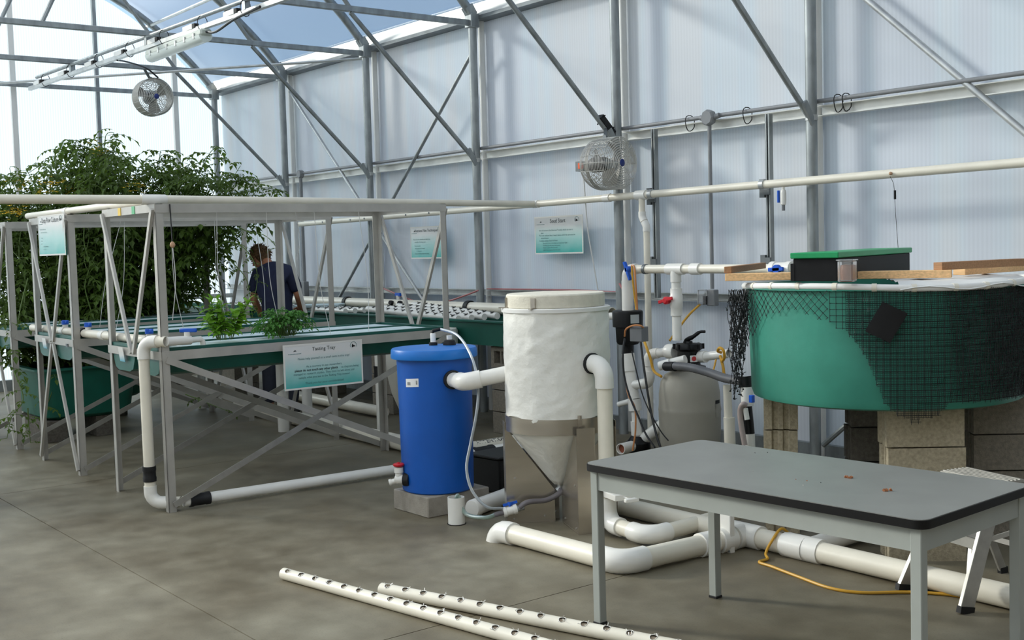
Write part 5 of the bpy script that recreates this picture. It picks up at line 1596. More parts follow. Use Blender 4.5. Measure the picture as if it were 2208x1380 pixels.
MB().tube(smooth_path([W(1609, 874, 6.42), W(1602, 872, 6.4), W(1596, 885, 6.4), W(1598, 915, 6.4), W(1606, 960, 6.4)], 6), .019, 12).build('side_hose', 'hose_pink', t)
t = thing('sump_riser', W(1572, 920, 6.7), 'white PVC riser below the gathered black net', 'pipe')
plumbing(t, [W(1568, 830, 6.7), V(W(1573, 930, 6.7).x, 6.3, 0)], .030, 'pvc')
MB().tube([W(1572, 900, 6.7), W(1574, 960, 6.7)], .040, 16).build('coupler', 'pvc', t)

# ------------------------------------------------------------------ wall-mounted channels, conduit, boxes
def channel(px, z0, z1, label):
    x = at(px, 450, y=7.07).x
    mb = MB(); y = 7.0875
    mb.box((x, y + .018, (z0 + z1) / 2), (.041, .004, z1 - z0)); mb.box((x - .0195, y, (z0 + z1) / 2), (.003, .041, z1 - z0)); mb.box((x + .0195, y, (z0 + z1) / 2), (.003, .041, z1 - z0))
    for s in (-1, 1): mb.box((x + s * .0135, y - .019, (z0 + z1) / 2), (.012, .003, z1 - z0))
    t = thing('strut_channel', (x, y, z0), label, 'strut', 'upright strut channels on the wall')
    mb.build('channel', 'galv', t, 0)
    sl = MB()
    for k in range(int((z1 - z0) / .05)): sl.box((x, y + .0158, z0 + .03 + k * .05), (.014, .001, .028))
    sl.build('slots', 'dark_void', t, 0)
    for z in (2.065, 1.4875):
        mb = MB(); mb.box((x - .045, y - .015, z), (.045, .05, .14)); mb.box((x + .0, y - .03, z), (.05, .02, .10))
        mb.build('pipe_bracket', 'galv_dark', t, 0)
    return t
channel(1411, 1.2075, 2.625, 'slotted steel strut channel on the wall left of the grey conduit')
channel(1657, 1.2075, 2.625, 'slotted steel strut channel on the wall right of the grey conduit')
# conduit along the girt and the junction box drop
t = thing('girt_conduit', (-8, 7.1138, 2.8), 'grey conduit clipped along the top of the wall girt', 'conduit')
for a, b in zip(MX, MX[1:]):
    MB().tube([(a + .05, 7.1313, 2.6731), (b - .05, 7.1313, 2.6731)], .017, 10).build('conduit', 'conduit', t)
for px, py in ((1480, 262), (1604, 245), (1800, 216), (1818, 213)):
    c = at(px, py, y=7.105)
    tie = MB(); rg = [Vector((c.x + .006 * math.sin(k), 7.1444 + .055 * math.cos(2 * PI * k / 14), 2.6425 + .065 * math.sin(2 * PI * k / 14))) for k in range(14)]
    tie.tube(rg, .004, 5, closed=True); tie.build('cable_tie', 'cord_black', t)
jx = at(1526, 250, y=7.0875)
t = thing('junction_box', jx, 'octagonal grey junction box with conduit drop to an outlet', 'electrical box')
MB().lathe([(.06, -.03), (.065, -.02), (.065, .02), (.055, .03), (0, .03)], V(jx.x, 7.0962, 2.66), (0, -1, 0), 8).build('box', 'conduit', t, 0)
for s, d_ in ((-1, (1, 0, 0)), (1, (1, 0, 0))):
    MB().tube([V(jx.x + s * .05, 7.105, 2.66), V(jx.x + s * .10, 7.1138, 2.6705)], .022, 10).build('hub', 'conduit', t)
ob = at(1530, 642, y=7.07)
MB().tube([V(jx.x, 7.105, 2.625), V(jx.x, 7.105, ob.z + .07)], .016, 10).build('drop_conduit', 'conduit', t)
MB().box(V(jx.x + .02, 7.0875, ob.z), (.08, .06, .13), ch=.005).build('outlet_box', 'conduit', t, 0)
MB().box(V(jx.x - .05, 7.0438, ob.z + .005), (.07, .08, .12), (0, 0, .4), ch=.008).build('weather_cover', 'clear_plastic', t, 0)
MB().box(V(jx.x - .03, 7.0613, ob.z - .02), (.03, .04, .07), (0, 0, .3)).build('plug', 'black_plastic', t, 0)
MB().tube(smooth_path([V(jx.x - .06, 7.0262, ob.z - .05), V(jx.x - .10, 6.9125, ob.z - .15), V(jx.x - .13, 6.7375, ob.z - .33)], 5), .010, 8).build('yellow_lead', 'cord_yellow', t)
# far outlet behind the rack
lx = at(650, 500, y=7.0875)
t = thing('far_outlet', lx, 'grey conduit and outlet box on the wall beside the person', 'electrical box')
MB().tube([V(lx.x, 7.105, at(650, 368, y=7.105).z), V(lx.x, 7.105, at(656, 610, y=7.105).z)], .022, 10).build('conduit', 'conduit', t)
MB().lathe([(.05, -.03), (.05, .03)], V(lx.x, 7.105, at(650, 375, y=7.105).z), (0, -1, 0), 8).build('box', 'conduit', t, 0)
zz = at(657, 623, y=7.0875).z
MB().box(V(lx.x + .05, 7.0787, zz), (.09, .07, .19), ch=.005).build('outlet_box', 'conduit', t, 0)
MB().box(V(lx.x - .04, 7.0525, zz), (.08, .07, .17), (0, 0, .4), ch=.006).build('weather_cover', 'clear_plastic', t, 0)
MB().box(V(lx.x - .02, 7.0438, zz - .02), (.04, .05, .12)).build('plug', 'black_plastic', t, 0)

# ------------------------------------------------------------------ PVC line on the side wall
t = thing('wall_pipe', (-6, 6.9562, 2.1), 'cream PVC pipe running along the side wall at head height', 'pipe')
wa, wb2 = Vector((-13.1, 6.9387, 2.026)), Vector((-.9, 6.9387, 2.126))
plumbing(t, [wa, wb2], .031, joints=((0, .38), (0, .46)))
def on_wp(px):
    for k in range(3000):
        p = wa.lerp(wb2, k / 2999); d = p - CAM
        if 1104 + FPX * d.dot(_rt) / d.dot(_fw) >= px: return p
    return wb2
for px in (1404, 1645):
    p = on_wp(px); MB().lathe([(.032, -.02), (.040, -.02), (.040, .02), (.032, .02)], p, (1, 0, 0), 18).build('pipe_clamp', 'galv_light', t)
for px in (640, 700, 760, 880, 930, 790):
    p = on_wp(px); MB().lathe([(.006, 0), (.01, .0), (.01, .006)], p + V(0, -.030, 0), (0, -1, 0), 8).build('drip_plug', 'galv_dark', t)
p = on_wp(1383)
MB().lathe([(.032, -.06), (.041, -.06), (.041, .06), (.032, .06)], p, (1, 0, 0), 18, cap=False).build('tee', 'pvc_fit', t)
zo = at(1385, 475, y=6.9387).z
q1 = V(p.x, 6.9387, at(1378, 468, y=6.9387).z); q2 = V(at(1394, 490, y=6.9387).x, 6.9387, at(1394, 488, y=6.9387).z)
t = thing('wall_drop_pipe', (q2.x, 6.9387, 0), 'cream PVC drop pipe with an offset, from wall pipe to floor', 'pipe')
plumbing(t, [p + V(0, 0, -.02), q1, q2, V(q2.x, 6.9387, .05)], .027, 'pvc', R=.05)
p = on_wp(1927)
t = thing('drip_line', p, 'thin dripper line with black weight hanging from wall pipe', 'dripper')
MB().lathe([(.01, 0), (.012, .012), (.006, .02)], p + V(0, -.03, 0), (0, -1, 0), 8).build('barb', 'float_tan', t)
pz = at(1932, 420, y=6.9125)
MB().tube(smooth_path([p + V(0, -.045, -.02), V(pz.x - .01, 6.9037, pz.z + .06), V(pz.x, 6.9037, pz.z - .1), V(pz.x + .02, 6.9037, at(1940, 540, y=6.9125).z)], 6), .0016, 4).build('thread', 'cord_black', t)
MB().lathe([(.008, -.03), (.008, .03)], V(pz.x - .002, 6.9037, pz.z), seg=8).build('weight', 'black_plastic', t)
hv_ = at(1688, 425, y=6.9387); p = on_wp(1688)
t = thing('hanging_valve', hv_, 'small blue handled valve hanging under the wall pipe', 'valve')
MB().tube([p + V(0, 0, -.028), V(p.x, 6.9387, hv_.z + .05)], .012, 10).build('nipple', 'pvc_fit', t)
vb = MB().lathe([(.012, -.06), (.02, -.055), (.022, -.02), (.022, .03), (.018, .05), (.012, .055)], V(p.x, 6.9387, hv_.z), seg=12).build('valve_body', 'pvc_fit', t)
MB().bar(V(p.x - .03, 6.9213, hv_.z + .05), V(p.x - .03, 6.9213, hv_.z - .04), .014, .022, None, .003).build('valve_handle', 'blue_valve', vb, 0)
MB().tube([V(p.x, 6.9387, hv_.z - .055), V(p.x, 6.9387, hv_.z - .10)], .012, 8).build('tail', 'pvc_grey', t)

# ------------------------------------------------------------------ cords round the pumps
def cord(pts, r, m, label, n=6, cat='cord'):
    o = MB().tube(smooth_path(pts, n), r, 7).build('power_cord', m); return tag(o, label, cat)
cord([W(1362, 572, 6.88), W(1364, 600, 6.88), W(1369, 645, 6.9), W(1372, 668, 6.9)], .008, 'cord_yellow', 'yellow cord hanging from the blue valve to the pump head')
cord([W(1362, 572, 6.86), W(1368, 578, 6.85), W(1371, 620, 6.85), W(1374, 668, 6.88)], .008, 'cord_orange', 'orange cord hanging beside the yellow cord above the pump')
cord([W(1389, 735, 6.9), W(1396, 755, 6.85), W(1403, 775, 6.85), W(1410, 800, 6.85), W(1426, 812, 6.8)], .011, 'cord_yellow', 'yellow cord passing behind the S-bend towards the filter')
cord([W(1347, 730, 6.75), W(1343, 760, 6.7), W(1346, 810, 6.68), W(1358, 855, 6.66), W(1377, 900, 6.64), W(1392, 935, 6.62), W(1412, 965, 6.6)], .008, 'cord_black', 'black cord curving down the left of the white pipe stack')
cord([W(1381, 735, 6.8), W(1386, 775, 6.76), W(1394, 830, 6.72), W(1404, 890, 6.7), W(1416, 940, 6.66), W(1424, 965, 6.64)], .009, 'cord_black', 'thick black cord hanging straight from the grey switch box')
cord([W(1362, 757, 6.8), W(1372, 800, 6.78), W(1385, 850, 6.75), W(1402, 890, 6.72), W(1425, 930, 6.7), W(1441, 950, 6.7)], .005, 'cord_black', 'thin black cord crossing in front of the drop pipe')
cord([W(1350, 830, 6.75), W(1356, 855, 6.72), W(1369, 880, 6.7), W(1370, 930, 6.68), W(1364, 972, 6.66)], .007, 'cord_orange', 'orange cord running down the front of the white pipe stack')
cord([W(1555, 760, 6.9), W(1548, 757, 6.86), W(1552, 750, 6.84), W(1560, 756, 6.84), W(1562, 770, 6.86), W(1557, 778, 6.88), W(1553, 768, 6.9), W(1559, 790, 6.9), W(1562, 815, 6.9)], .011, 'cord_yellow', 'yellow cord looped round the filter outlet pipe')
cord([W(1544, 775, 6.88), W(1540, 792, 6.86), W(1536, 806, 6.84)], .007, 'cord_yellow', 'short yellow cord hanging right of the filter valve')
cord([at(818, 618, y=7.0438), at(850, 632, y=7), at(905, 652, y=6.9825), at(960, 650, y=6.9825), at(1000, 638, y=7), at(1032, 626, y=7.035)], .009, 'cord_red', 'dull red hose sagging on the wall behind the racks')
cord([at(1050, 623, y=7.16), at(1140, 624, y=7.16), at(1250, 626, y=7.16), at(1330, 630, y=7.16)], .008, 'cord_red', 'dull red hose lying along the low girt behind the cone tank')
cord([at(1336, 612, y=6.9125), at(1342, 622, y=6.825), at(1352, 632, y=6.825), at(1362, 640, y=6.8687)], .009, 'cord_red', 'short red hose curling round the pump riser')
cord([at(1258, 378, y=6.9125), at(1262, 430, y=6.9562), at(1268, 500, y=7), at(1280, 570, y=7.0438), at(1290, 630, y=7.0875)], .006, 'cord_white', 'thin white cord hanging from the near fan')
# ------------------------------------------------------------------ long green trough by the wall
def trough(x0, x1, y0, y1, z0, z1, m, label, name='raceway_trough'):
    mb = MB(); th = .03
    mb.box(((x0 + x1) / 2, y0 + th / 2, (z0 + z1) / 2), (x1 - x0, th, z1 - z0)); mb.box(((x0 + x1) / 2, y1 - th / 2, (z0 + z1) / 2), (x1 - x0, th, z1 - z0))
    mb.box((x0 + th / 2, (y0 + y1) / 2, (z0 + z1) / 2), (th, y1 - y0 - 2 * th, z1 - z0)); mb.box((x1 - th / 2, (y0 + y1) / 2, (z0 + z1) / 2), (th, y1 - y0 - 2 * th, z1 - z0))
    mb.box(((x0 + x1) / 2, (y0 + y1) / 2, z0 + .01), (x1 - x0 - 2 * th, y1 - y0 - 2 * th, .02))
    t = thing(name, ((x0 + x1) / 2, (y0 + y1) / 2, z0), label, 'trough')
    mb.build('basin', m, t, 0)
    rm = MB(); r = .018
    rm.bar((x0 - .01, y0 - .005, z1), (x1 + .01, y0 - .005, z1), .05, .022, None, .004); rm.bar((x0 - .01, y1 + .005, z1), (x1 + .01, y1 + .005, z1), .05, .022, None, .004)
    rm.bar((x0, y0, z1), (x0, y1, z1), .05, .021, None, .004); rm.bar((x1, y0, z1), (x1, y1, z1), .05, .021, None, .004)
    rm.build('rim', m, t, 0)
    return t
T0 = trough(-14.6, -7.95, 6.28, 6.98, .795, 1.01, 'trough_green', 'long dark green trough along the side wall on concrete blocks')
MB().box((-11.27, 6.63, .95), (6.5, .60, .006)).build('water', 'fish_water', T0, 0)
# block supports under the trough
for i, (x, lab) in enumerate(((-8.22, 'grey block pier with three holes under the right end of the green trough'), (-10.3, 'block pier under the green trough behind the near rack'), (-12.3, 'block pier under the green trough behind the person'))):
    t = thing('block_pier', (x, 6.55, 0), lab, 'column', 'block piers of the trough')
    for k in range(4):
        o = MB()
        if k == 3:
            # top block laid on its side: cores show as holes in the face
            W_, H_, D_ = .40, .19, .19
            xs_ = [-.2, -.155, -.065, -.045, .045, .065, .155, .2]; y0 = 6.33
            zb = k * .198
            o.box((x, y0 + D_ / 2, zb + .02), (W_, D_, .04)); o.box((x, y0 + D_ / 2, zb + .17), (W_, D_, .04))
            for a, b in ((-.2, -.155), (-.065, -.045), (.045, .065), (.155, .2)): o.box((x + (a + b) / 2, y0 + D_ / 2, zb + .095), (b - a, D_, .11))
            o.box((x, y0 + D_ - .01, zb + .095), (W_ - .01, .01, .11))
        else:
            o.box((x, 6.33 + .095, k * .198 + .096), (.40, .19, .19), ch=.003)
        o.build('block', 'cmu_grey', t, 0)
    for k in range(4):
        MB().box((x, 6.33 + .095 + .42, k * .198 + .096), (.40, .19, .19), ch=.003).build('block', 'cmu_grey', t, 0)
# perforated white channels lying over the trough
def holed_channel(p, q, r, n, label, grp, rows=2):
    p = Vector(p); q = Vector(q)
    t = thing('nft_channel', p, label, 'channel', grp)
    MB().tube([p, q], r, 16).build('tube', 'pvc_fit', t)
    d = (q - p).normalized(); s = d.cross(Vector((0, 0, 1))).normalized(); u = s.cross(d)
    hb = MB()
    for k in range(n):
        for row in range(rows):
            a = (-.55 if row == 0 else .35) if rows == 2 else 0.1
            c = p.lerp(q, (k + .6 + .4 * row) / (n + .5))
            c = c + s * (-math.sin(a) * (r + .001)) * -1 + u * (math.cos(a) * (r + .001))
            nrm = (s * math.sin(a) + u * math.cos(a))
            hb.lathe([(0, 0), (.022, 0)], c, nrm, 12, cap=False)
    hb.build('net_holes', 'dark_void', t)
    return t
for i in range(4):
    y = 6.36 + i * .115
    holed_channel((-10.75 + i * .12, y + .10, 1.055 + .012 * i), (-8.95 + i * .05, y, 1.012 + .004 * i), .032, 11,
                  ['front', 'second', 'third', 'rear'][i] + ' white perforated channel of the bundle on the trough right of the rack post', 'perforated channels on the trough')
for i in range(3):
    y = 6.42 + i * .12
    holed_channel((-14.2, y, 1.03), (-11.15, y, 1.022), .03, 18, ['front', 'middle', 'rear'][i] + ' white perforated channel on the trough beside the person', 'far perforated channels on the trough')
# big PVC manifold over the trough
t = thing('trough_manifold', (-12, 6.93, 1.0), 'fat white PVC manifold along the wall above the green trough', 'pipe')
plumbing(t, [(-14.3, 6.93, 1.08), (-7.45, 6.93, 1.072)], .055)
for px in (750, 1012):
    c = at(px, 664, y=6.93); MB().lathe([(.056, -.03), (.067, -.03), (.067, .03), (.056, .03)], (c.x, 6.93, 1.078), (1, 0, 0), 18).build('rubber_coupling', 'black_rubber', t)
for px in (859, 628):
    c = at(px, 655, y=6.93)
    b = MB().lathe([(.02, .05), (.02, .10)], (c.x, 6.93, 1.075), (0, 0, 1), 12).build('valve_stem', 'pvc_fit', t)
    MB().bar((c.x - .05, 6.93, 1.185), (c.x + .05, 6.93, 1.185), .03, .035, None, .005).build('valve_handle', 'blue_valve', b, 0)
for px in (833, 852):
    c = at(px, 661, y=6.8)
    MB().lathe([(.024, -.03), (.028, .0), (.024, .03)], (c.x, 6.87, 1.095), (.3, -1, .2), 12).build('feed_barb', 'black_rubber', t)
# pale blue foam boards lying on the far trough
for i, (p, q, lab) in enumerate((((640, 660), (700, 656), 'pale blue foam board on the trough right of the person'),)):
    a = at(*p, z=1.06); b = at(*q, z=1.06)
    o = MB().bar(a, b + V(.4, 0, 0), .35, .03, None, .004).build('foam_board', 'raft', None, 0); tag(o, lab, 'foam board')
# second green trough behind the tomato wall, seen left of the person
trough(-15.3, -11.9, 5.6, 6.05, .80, 1.06, 'tub_green', 'lighter green trough seen left of the person', 'green_trough')
for x in (-14.8, -12.6):
    t = thing('block_pier', (x, 5.82, 0), 'block pier under the lighter green trough, %s' % ('at its far end' if x < -14 else 'at its near end'), 'column', 'block piers of the lighter trough')
    for k in range(4): MB().box((x, 5.82, k * .199 + .0975), (.39, .30, .195), ch=.003).build('block', 'cmu_grey', t, 0)

# ------------------------------------------------------------------ tomato planter tub on blocks
t = thing('planter_tub', (-11.6, 3.55, .2), 'deep green planter tub on blocks behind the racks', 'planter')
mb = MB()
x0, x1, y0, y1, z0, z1 = -11.95, -10.95, 3.12, 4.04, .20, .68
def tubring(k, z, ins): return [(x0 + ins, y0 + ins, z), (x1 - ins, y0 + ins, z), (x1 - ins, y1 - ins, z), (x0 + ins, y1 - ins, z)]
rings = [rrect(x0 + i_, x1 - i_, y0 + i_, y1 - i_, .12) for i_ in (.09, .05, .0, -.03, -.03, .03, .08)]
zz = [z0, z0 + .03, z1 - .02, z1 - .02, z1, z1, z0 + .08]
vs = []; n = len(rings[0])
for rg, z in zip(rings, zz): vs += [(x, y, z) for x, y in rg]
fs = [(k * n + i, k * n + (i + 1) % n, (k + 1) * n + (i + 1) % n, (k + 1) * n + i) for k in range(6) for i in range(n)]
fs.append(tuple(range(n))[::-1]); fs.append(tuple(6 * n + i for i in range(n)))
mb.add(vs, fs); mb.build('tub', 'tub_green', t, 40)
MB().poly([(x, y, z1 - .06) for x, y in rrect(x0 + .04, x1 - .04, y0 + .04, y1 - .04, .1)], .01, (0, 0, 1)).build('soil', 'dark_void', t, 0)
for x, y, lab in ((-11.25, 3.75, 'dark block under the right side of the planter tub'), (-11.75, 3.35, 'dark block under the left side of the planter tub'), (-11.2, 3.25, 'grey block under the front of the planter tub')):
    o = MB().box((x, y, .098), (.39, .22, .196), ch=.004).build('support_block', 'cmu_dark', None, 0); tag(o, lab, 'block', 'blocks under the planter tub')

# ------------------------------------------------------------------ drums and pipes under / behind the racks
t = thing('conical_drum', (-9.05, 5.95, 0), 'cream conical-bottom drum behind the near rack', 'tank')
MB().lathe([(.05, .0), (.16, .02), (.29, .34), (.335, .55), (.34, .9), (.33, .92), (0, .92)], (-9.02, 5.98, .02), seg=40).build('vessel', 'drum_white', t)
def upright(px, py, y, r, z1, label, rubber=None):
    c = at(px, py, z=0)
    t = thing('drain_upright', (c.x, c.y, 0), label, 'pipe', 'white uprights under the racks')
    plumbing(t, [(c.x, c.y, 0), (c.x, c.y, z1)], r, 'pvc_fit')
    if rubber: MB().lathe([(r, rubber - .05), (r * 1.3, rubber - .05), (r * 1.2, rubber), (r * 1.3, rubber + .05), (r, rubber + .05)], (c.x, c.y, 0), seg=16).build('rubber_coupling', 'black_rubber', t)
upright(824, 945, 5.3, .042, .87, 'white drain upright with black coupling near the blue barrel', .60)
upright(612, 930, 5, .052, .9, 'fat white drain upright under the near rack, left of the tasting sign')
upright(664, 912, 5.4, .05, .75, 'white drain upright seen below the tasting sign')
upright(437, 880, 5, .045, .9, 'white drain upright under the middle rack near the leaves')
t = thing('rack_floor_main', (-9, 5.2, 0), 'long cream PVC main on the floor behind the near rack', 'pipe')
plumbing(t, [(-11.6, 5.33, .07), (-7.75, 5.20, .07)], .065, 'pvc')
t = thing('rack_floor_main', (-9.8, 6.1, 0), 'cream PVC pipe on the floor by the trough blocks', 'pipe')
plumbing(t, [(-12.6, 6.18, .07), (-9.9, 6.10, .07)], .055, 'pvc')
o = MB().box(at(520, 850, y=6.0) + V(0, 0, 0), (.2, .1, .5)).build('brick_stack', 'brick_red', None, 0)
o.location.z = 0.0
tag(o, 'rust coloured block stack seen under the near rack', 'block')
# ------------------------------------------------------------------ person in a navy shirt leaning over the plants
def skin_body(name, joints, edges, radii, mat_, parent, root_i, sub=2):
    me = bpy.data.meshes.new(name)
    org = WORG[parent.name]
    me.from_pydata([tuple(Vector(j) - org) for j in joints], edges, [])
    o = bpy.data.objects.new(name, me); COL.objects.link(o); o.parent = parent
    md = o.modifiers.new('skin', 'SKIN'); md.use_smooth_shade = True
    for i, r in enumerate(radii):
        me.skin_vertices[0].data[i].radius = (r if isinstance(r, tuple) else (r, r))
        me.skin_vertices[0].data[i].use_root = (i == root_i)
    sb_ = o.modifiers.new('sub', 'SUBSURF'); sb_.levels = sub; sb_.render_levels = sub
    dg = bpy.context.evaluated_depsgraph_get()
    new = bpy.data.meshes.new_from_object(o.evaluated_get(dg))
    o.modifiers.clear(); o.data = new; bpy.data.meshes.remove(me)
    new.materials.clear(); new.materials.append(MAT[mat_])
    new.polygons.foreach_set('use_smooth', [True] * len(new.polygons))
    WORG[o.name] = org
    return o
HX = Vector((-11.03, 5.53, 0.0))
rgt = Vector((_rt.x, _rt.y, 0)).normalized(); fwd = Vector((_fw.x, _fw.y, 0)).normalized()
def Q(r, f, z): return HX + rgt * r + fwd * f + V(0, 0, z * 1.06)
pt = thing('person', HX, 'person in a navy T-shirt seen from behind, leaning left over plants', 'person')
# body (legs, trunk, arms, neck) as one continuous skin surface
J = [Q(.02, 0, .93), Q(.01, .02, 1.10), Q(-.01, .03, 1.28), Q(-.03, .06, 1.42), Q(-.07, .10, 1.46), Q(-.10, .14, 1.49),      # 0-5 spine, neck
     Q(-.08, .0, .88), Q(-.10, .03, .50), Q(-.10, -.02, .09), Q(-.11, .12, .05),          # 6-9 left leg
     Q(.12, .0, .88), Q(.13, .03, .50), Q(.14, -.02, .09), Q(.15, .12, .05),              # 10-13 right leg
     Q(-.19, .07, 1.40), Q(-.25, .10, 1.14), Q(-.21, .26, .98), Q(-.19, .33, .95),        # 14-17 left arm
     Q(.16, .05, 1.40), Q(.215, .10, 1.16), Q(.20, .30, 1.05), Q(.18, .37, 1.03)]         # 18-21 right arm
E_ = [(0, 1), (1, 2), (2, 3), (3, 4), (4, 5), (0, 6), (6, 7), (7, 8), (8, 9), (0, 10), (10, 11), (11, 12), (12, 13), (3, 14), (14, 15), (15, 16), (16, 17), (3, 18), (18, 19), (19, 20), (20, 21)]
Rr = [(.11, .085), (.10, .075), (.11, .075), (.085, .065), (.05, .05), (.052, .055), .08, .058, .045, .04, .08, .058, .045, .04, .045, .042, .036, .03, .045, .042, .036, .03]
body = skin_body('body', J, E_, Rr, 'skin', pt, 0)
# T-shirt and trousers over it
Js = [Q(.02, 0, .86), Q(.01, .015, 1.08), Q(-.01, .03, 1.27), Q(-.03, .06, 1.40), Q(-.06, .09, 1.475), Q(-.18, .07, 1.39), Q(-.245, .09, 1.19), Q(.15, .05, 1.385), Q(.212, .09, 1.19)]
Es = [(0, 1), (1, 2), (2, 3), (3, 4), (3, 5), (5, 6), (3, 7), (7, 8)]
shirt = skin_body('t_shirt', Js, Es, [(.195, .15), (.185, .14), (.195, .145), (.155, .125), (.078, .075), .082, .075, .082, .075], 'shirt_navy', pt, 2)
Jp = [Q(.02, 0, .95), Q(.02, 0, .88), Q(-.08, 0, .80), Q(-.10, .03, .50), Q(-.10, -.02, .10), Q(.12, 0, .80), Q(.13, .03, .50), Q(.14, -.02, .10)]
skin_body('trousers', Jp, [(0, 1), (1, 2), (2, 3), (3, 4), (1, 5), (5, 6), (6, 7)], [(.16, .13), (.165, .135), .115, .085, .07, .115, .085, .07], 'jeans', pt, 1)
for s in (-.10, .14):
    mb = MB(); mb.lathe([(0, 0), (.045, 0), (.05, .02), (.045, .05), (.03, .075), (0, .08)], Q(s, .02, 0), seg=16)
    mb.box(Q(s + .005, .10, .03), (.09, .20, .06), Matrix.Rotation(math.atan2(fwd.y, fwd.x) - PI / 2, 3, 'Z'), ch=.02)
    mb.build('shoe', 'shoe', pt, 40)
# head with face, ears; hair cap
hc = Q(-.185, .20, 1.545)
hf = (Vector((-.75, .35, -.55))).normalized()   # facing direction in (right, forward, up)
HFw = (rgt * hf.x + fwd * hf.y + V(0, 0, hf.z)).normalized()
HS = HFw.cross(V(0, 0, 1)).normalized(); HU = HS.cross(HFw).normalized()
def H(f, s, u): return hc + HFw * f + HS * s + HU * u
def blob(c, rx, ry, rz, seg=20, rings=14, fn=None):
    vs = []; fs = []
    for j in range(rings + 1):
        th = PI * j / rings
        for i in range(seg):
            ph = 2 * PI * i / seg
            d = Vector((math.sin(th) * math.cos(ph), math.sin(th) * math.sin(ph), math.cos(th)))
            k = fn(d) if fn else 1
            vs.append(c + HFw * (d.x * rx * k) + HS * (d.y * ry * k) + HU * (d.z * rz * k))
    for j in range(rings):
        for i in range(seg): fs.append((j * seg + i, j * seg + (i + 1) % seg, (j + 1) * seg + (i + 1) % seg, (j + 1) * seg + i))
    return vs, fs
mb = MB()
mb.add(*blob(hc, .098, .076, .112, fn=lambda d: 1 + (.10 if d.x > .6 and d.z < -.3 else 0) - (.08 if d.z < -.5 and d.x < 0 else 0)))
mb.tube([H(.092, 0, .01), H(.118, 0, -.022), H(.098, 0, -.03)], [.010, .014, .010], 8)
for s in (-1, 1): mb.add(*blob(H(.0, s * .078, -.005), .022, .010, .032, 10, 8))
mb.tube([H(-.03, 0, -.05), Q(-.085, .12, 1.46)], [.056, .062], 14)
hd_ = mb.build('head', 'skin', pt, 60)
fm = MB()
for s in (-1, 1): fm.add(*blob(H(.088, s * .030, .012), .010, .014, .008, 10, 6))
fm.tube([H(.098, -.02, -.055), H(.103, 0, -.055), H(.098, .02, -.055)], .004, 6)
fm.build('face_features', 'hair', hd_, 60)
mb = MB()
def hfn(d):
    return (1 + .06 * mnoise.noise(d * 6)) if (d.z > .1 or d.x < .1) else .80
mb.add(*blob(hc + HU * .012 - HFw * .012, .112, .094, .122, 36, 26, hfn))
for k in range(260):
    a = Vector((rnd.uniform(-1, .35), rnd.uniform(-1, 1), rnd.uniform(-.35, 1))).normalized()
    p = hc + HU * .012 - HFw * .012 + HFw * a.x * .112 + HS * a.y * .094 + HU * a.z * .122
    q = p + (HFw * a.x + HS * a.y + HU * a.z) * .018 + Vector((rnd.uniform(-.02, .02), rnd.uniform(-.02, .02), rnd.uniform(-.03, .01)))
    mb.tube([p, q], [.006, .001], 4, caps=False)
mb.build('hair', 'hair', hd_, 60)
# hands
for s, wr, dirv in ((-1, Q(-.19, .33, .95), (rgt * .1 + fwd * .8 + V(0, 0, -.35))), (1, Q(.18, .37, 1.03), (rgt * -.15 + fwd * .85 + V(0, 0, -.2)))):
    d, s_, u_ = frame_of(dirv)
    mb = MB(); mb.box(wr + d * .045, (.09, .075, .028), Matrix((d, s_, u_)).transposed(), ch=.008)
    for k, (o_, L) in enumerate(((-.027, .068), (-.009, .078), (.009, .074), (.027, .06))):
        a = wr + d * .085 + s_ * o_
        mb.tube([a, a + d * L * .5 - u_ * .006, a + d * L * .85 - u_ * .028], [.009, .0085, .007], 8)
    a = wr + d * .03 + s_ * (.036 * -s)
    mb.tube([a, a + d * .03 + s_ * (.025 * -s), a + d * .06 + s_ * (.022 * -s) - u_ * .012], [.011, .010, .008], 8)
    mb.build('hand', 'skin', pt, 50)
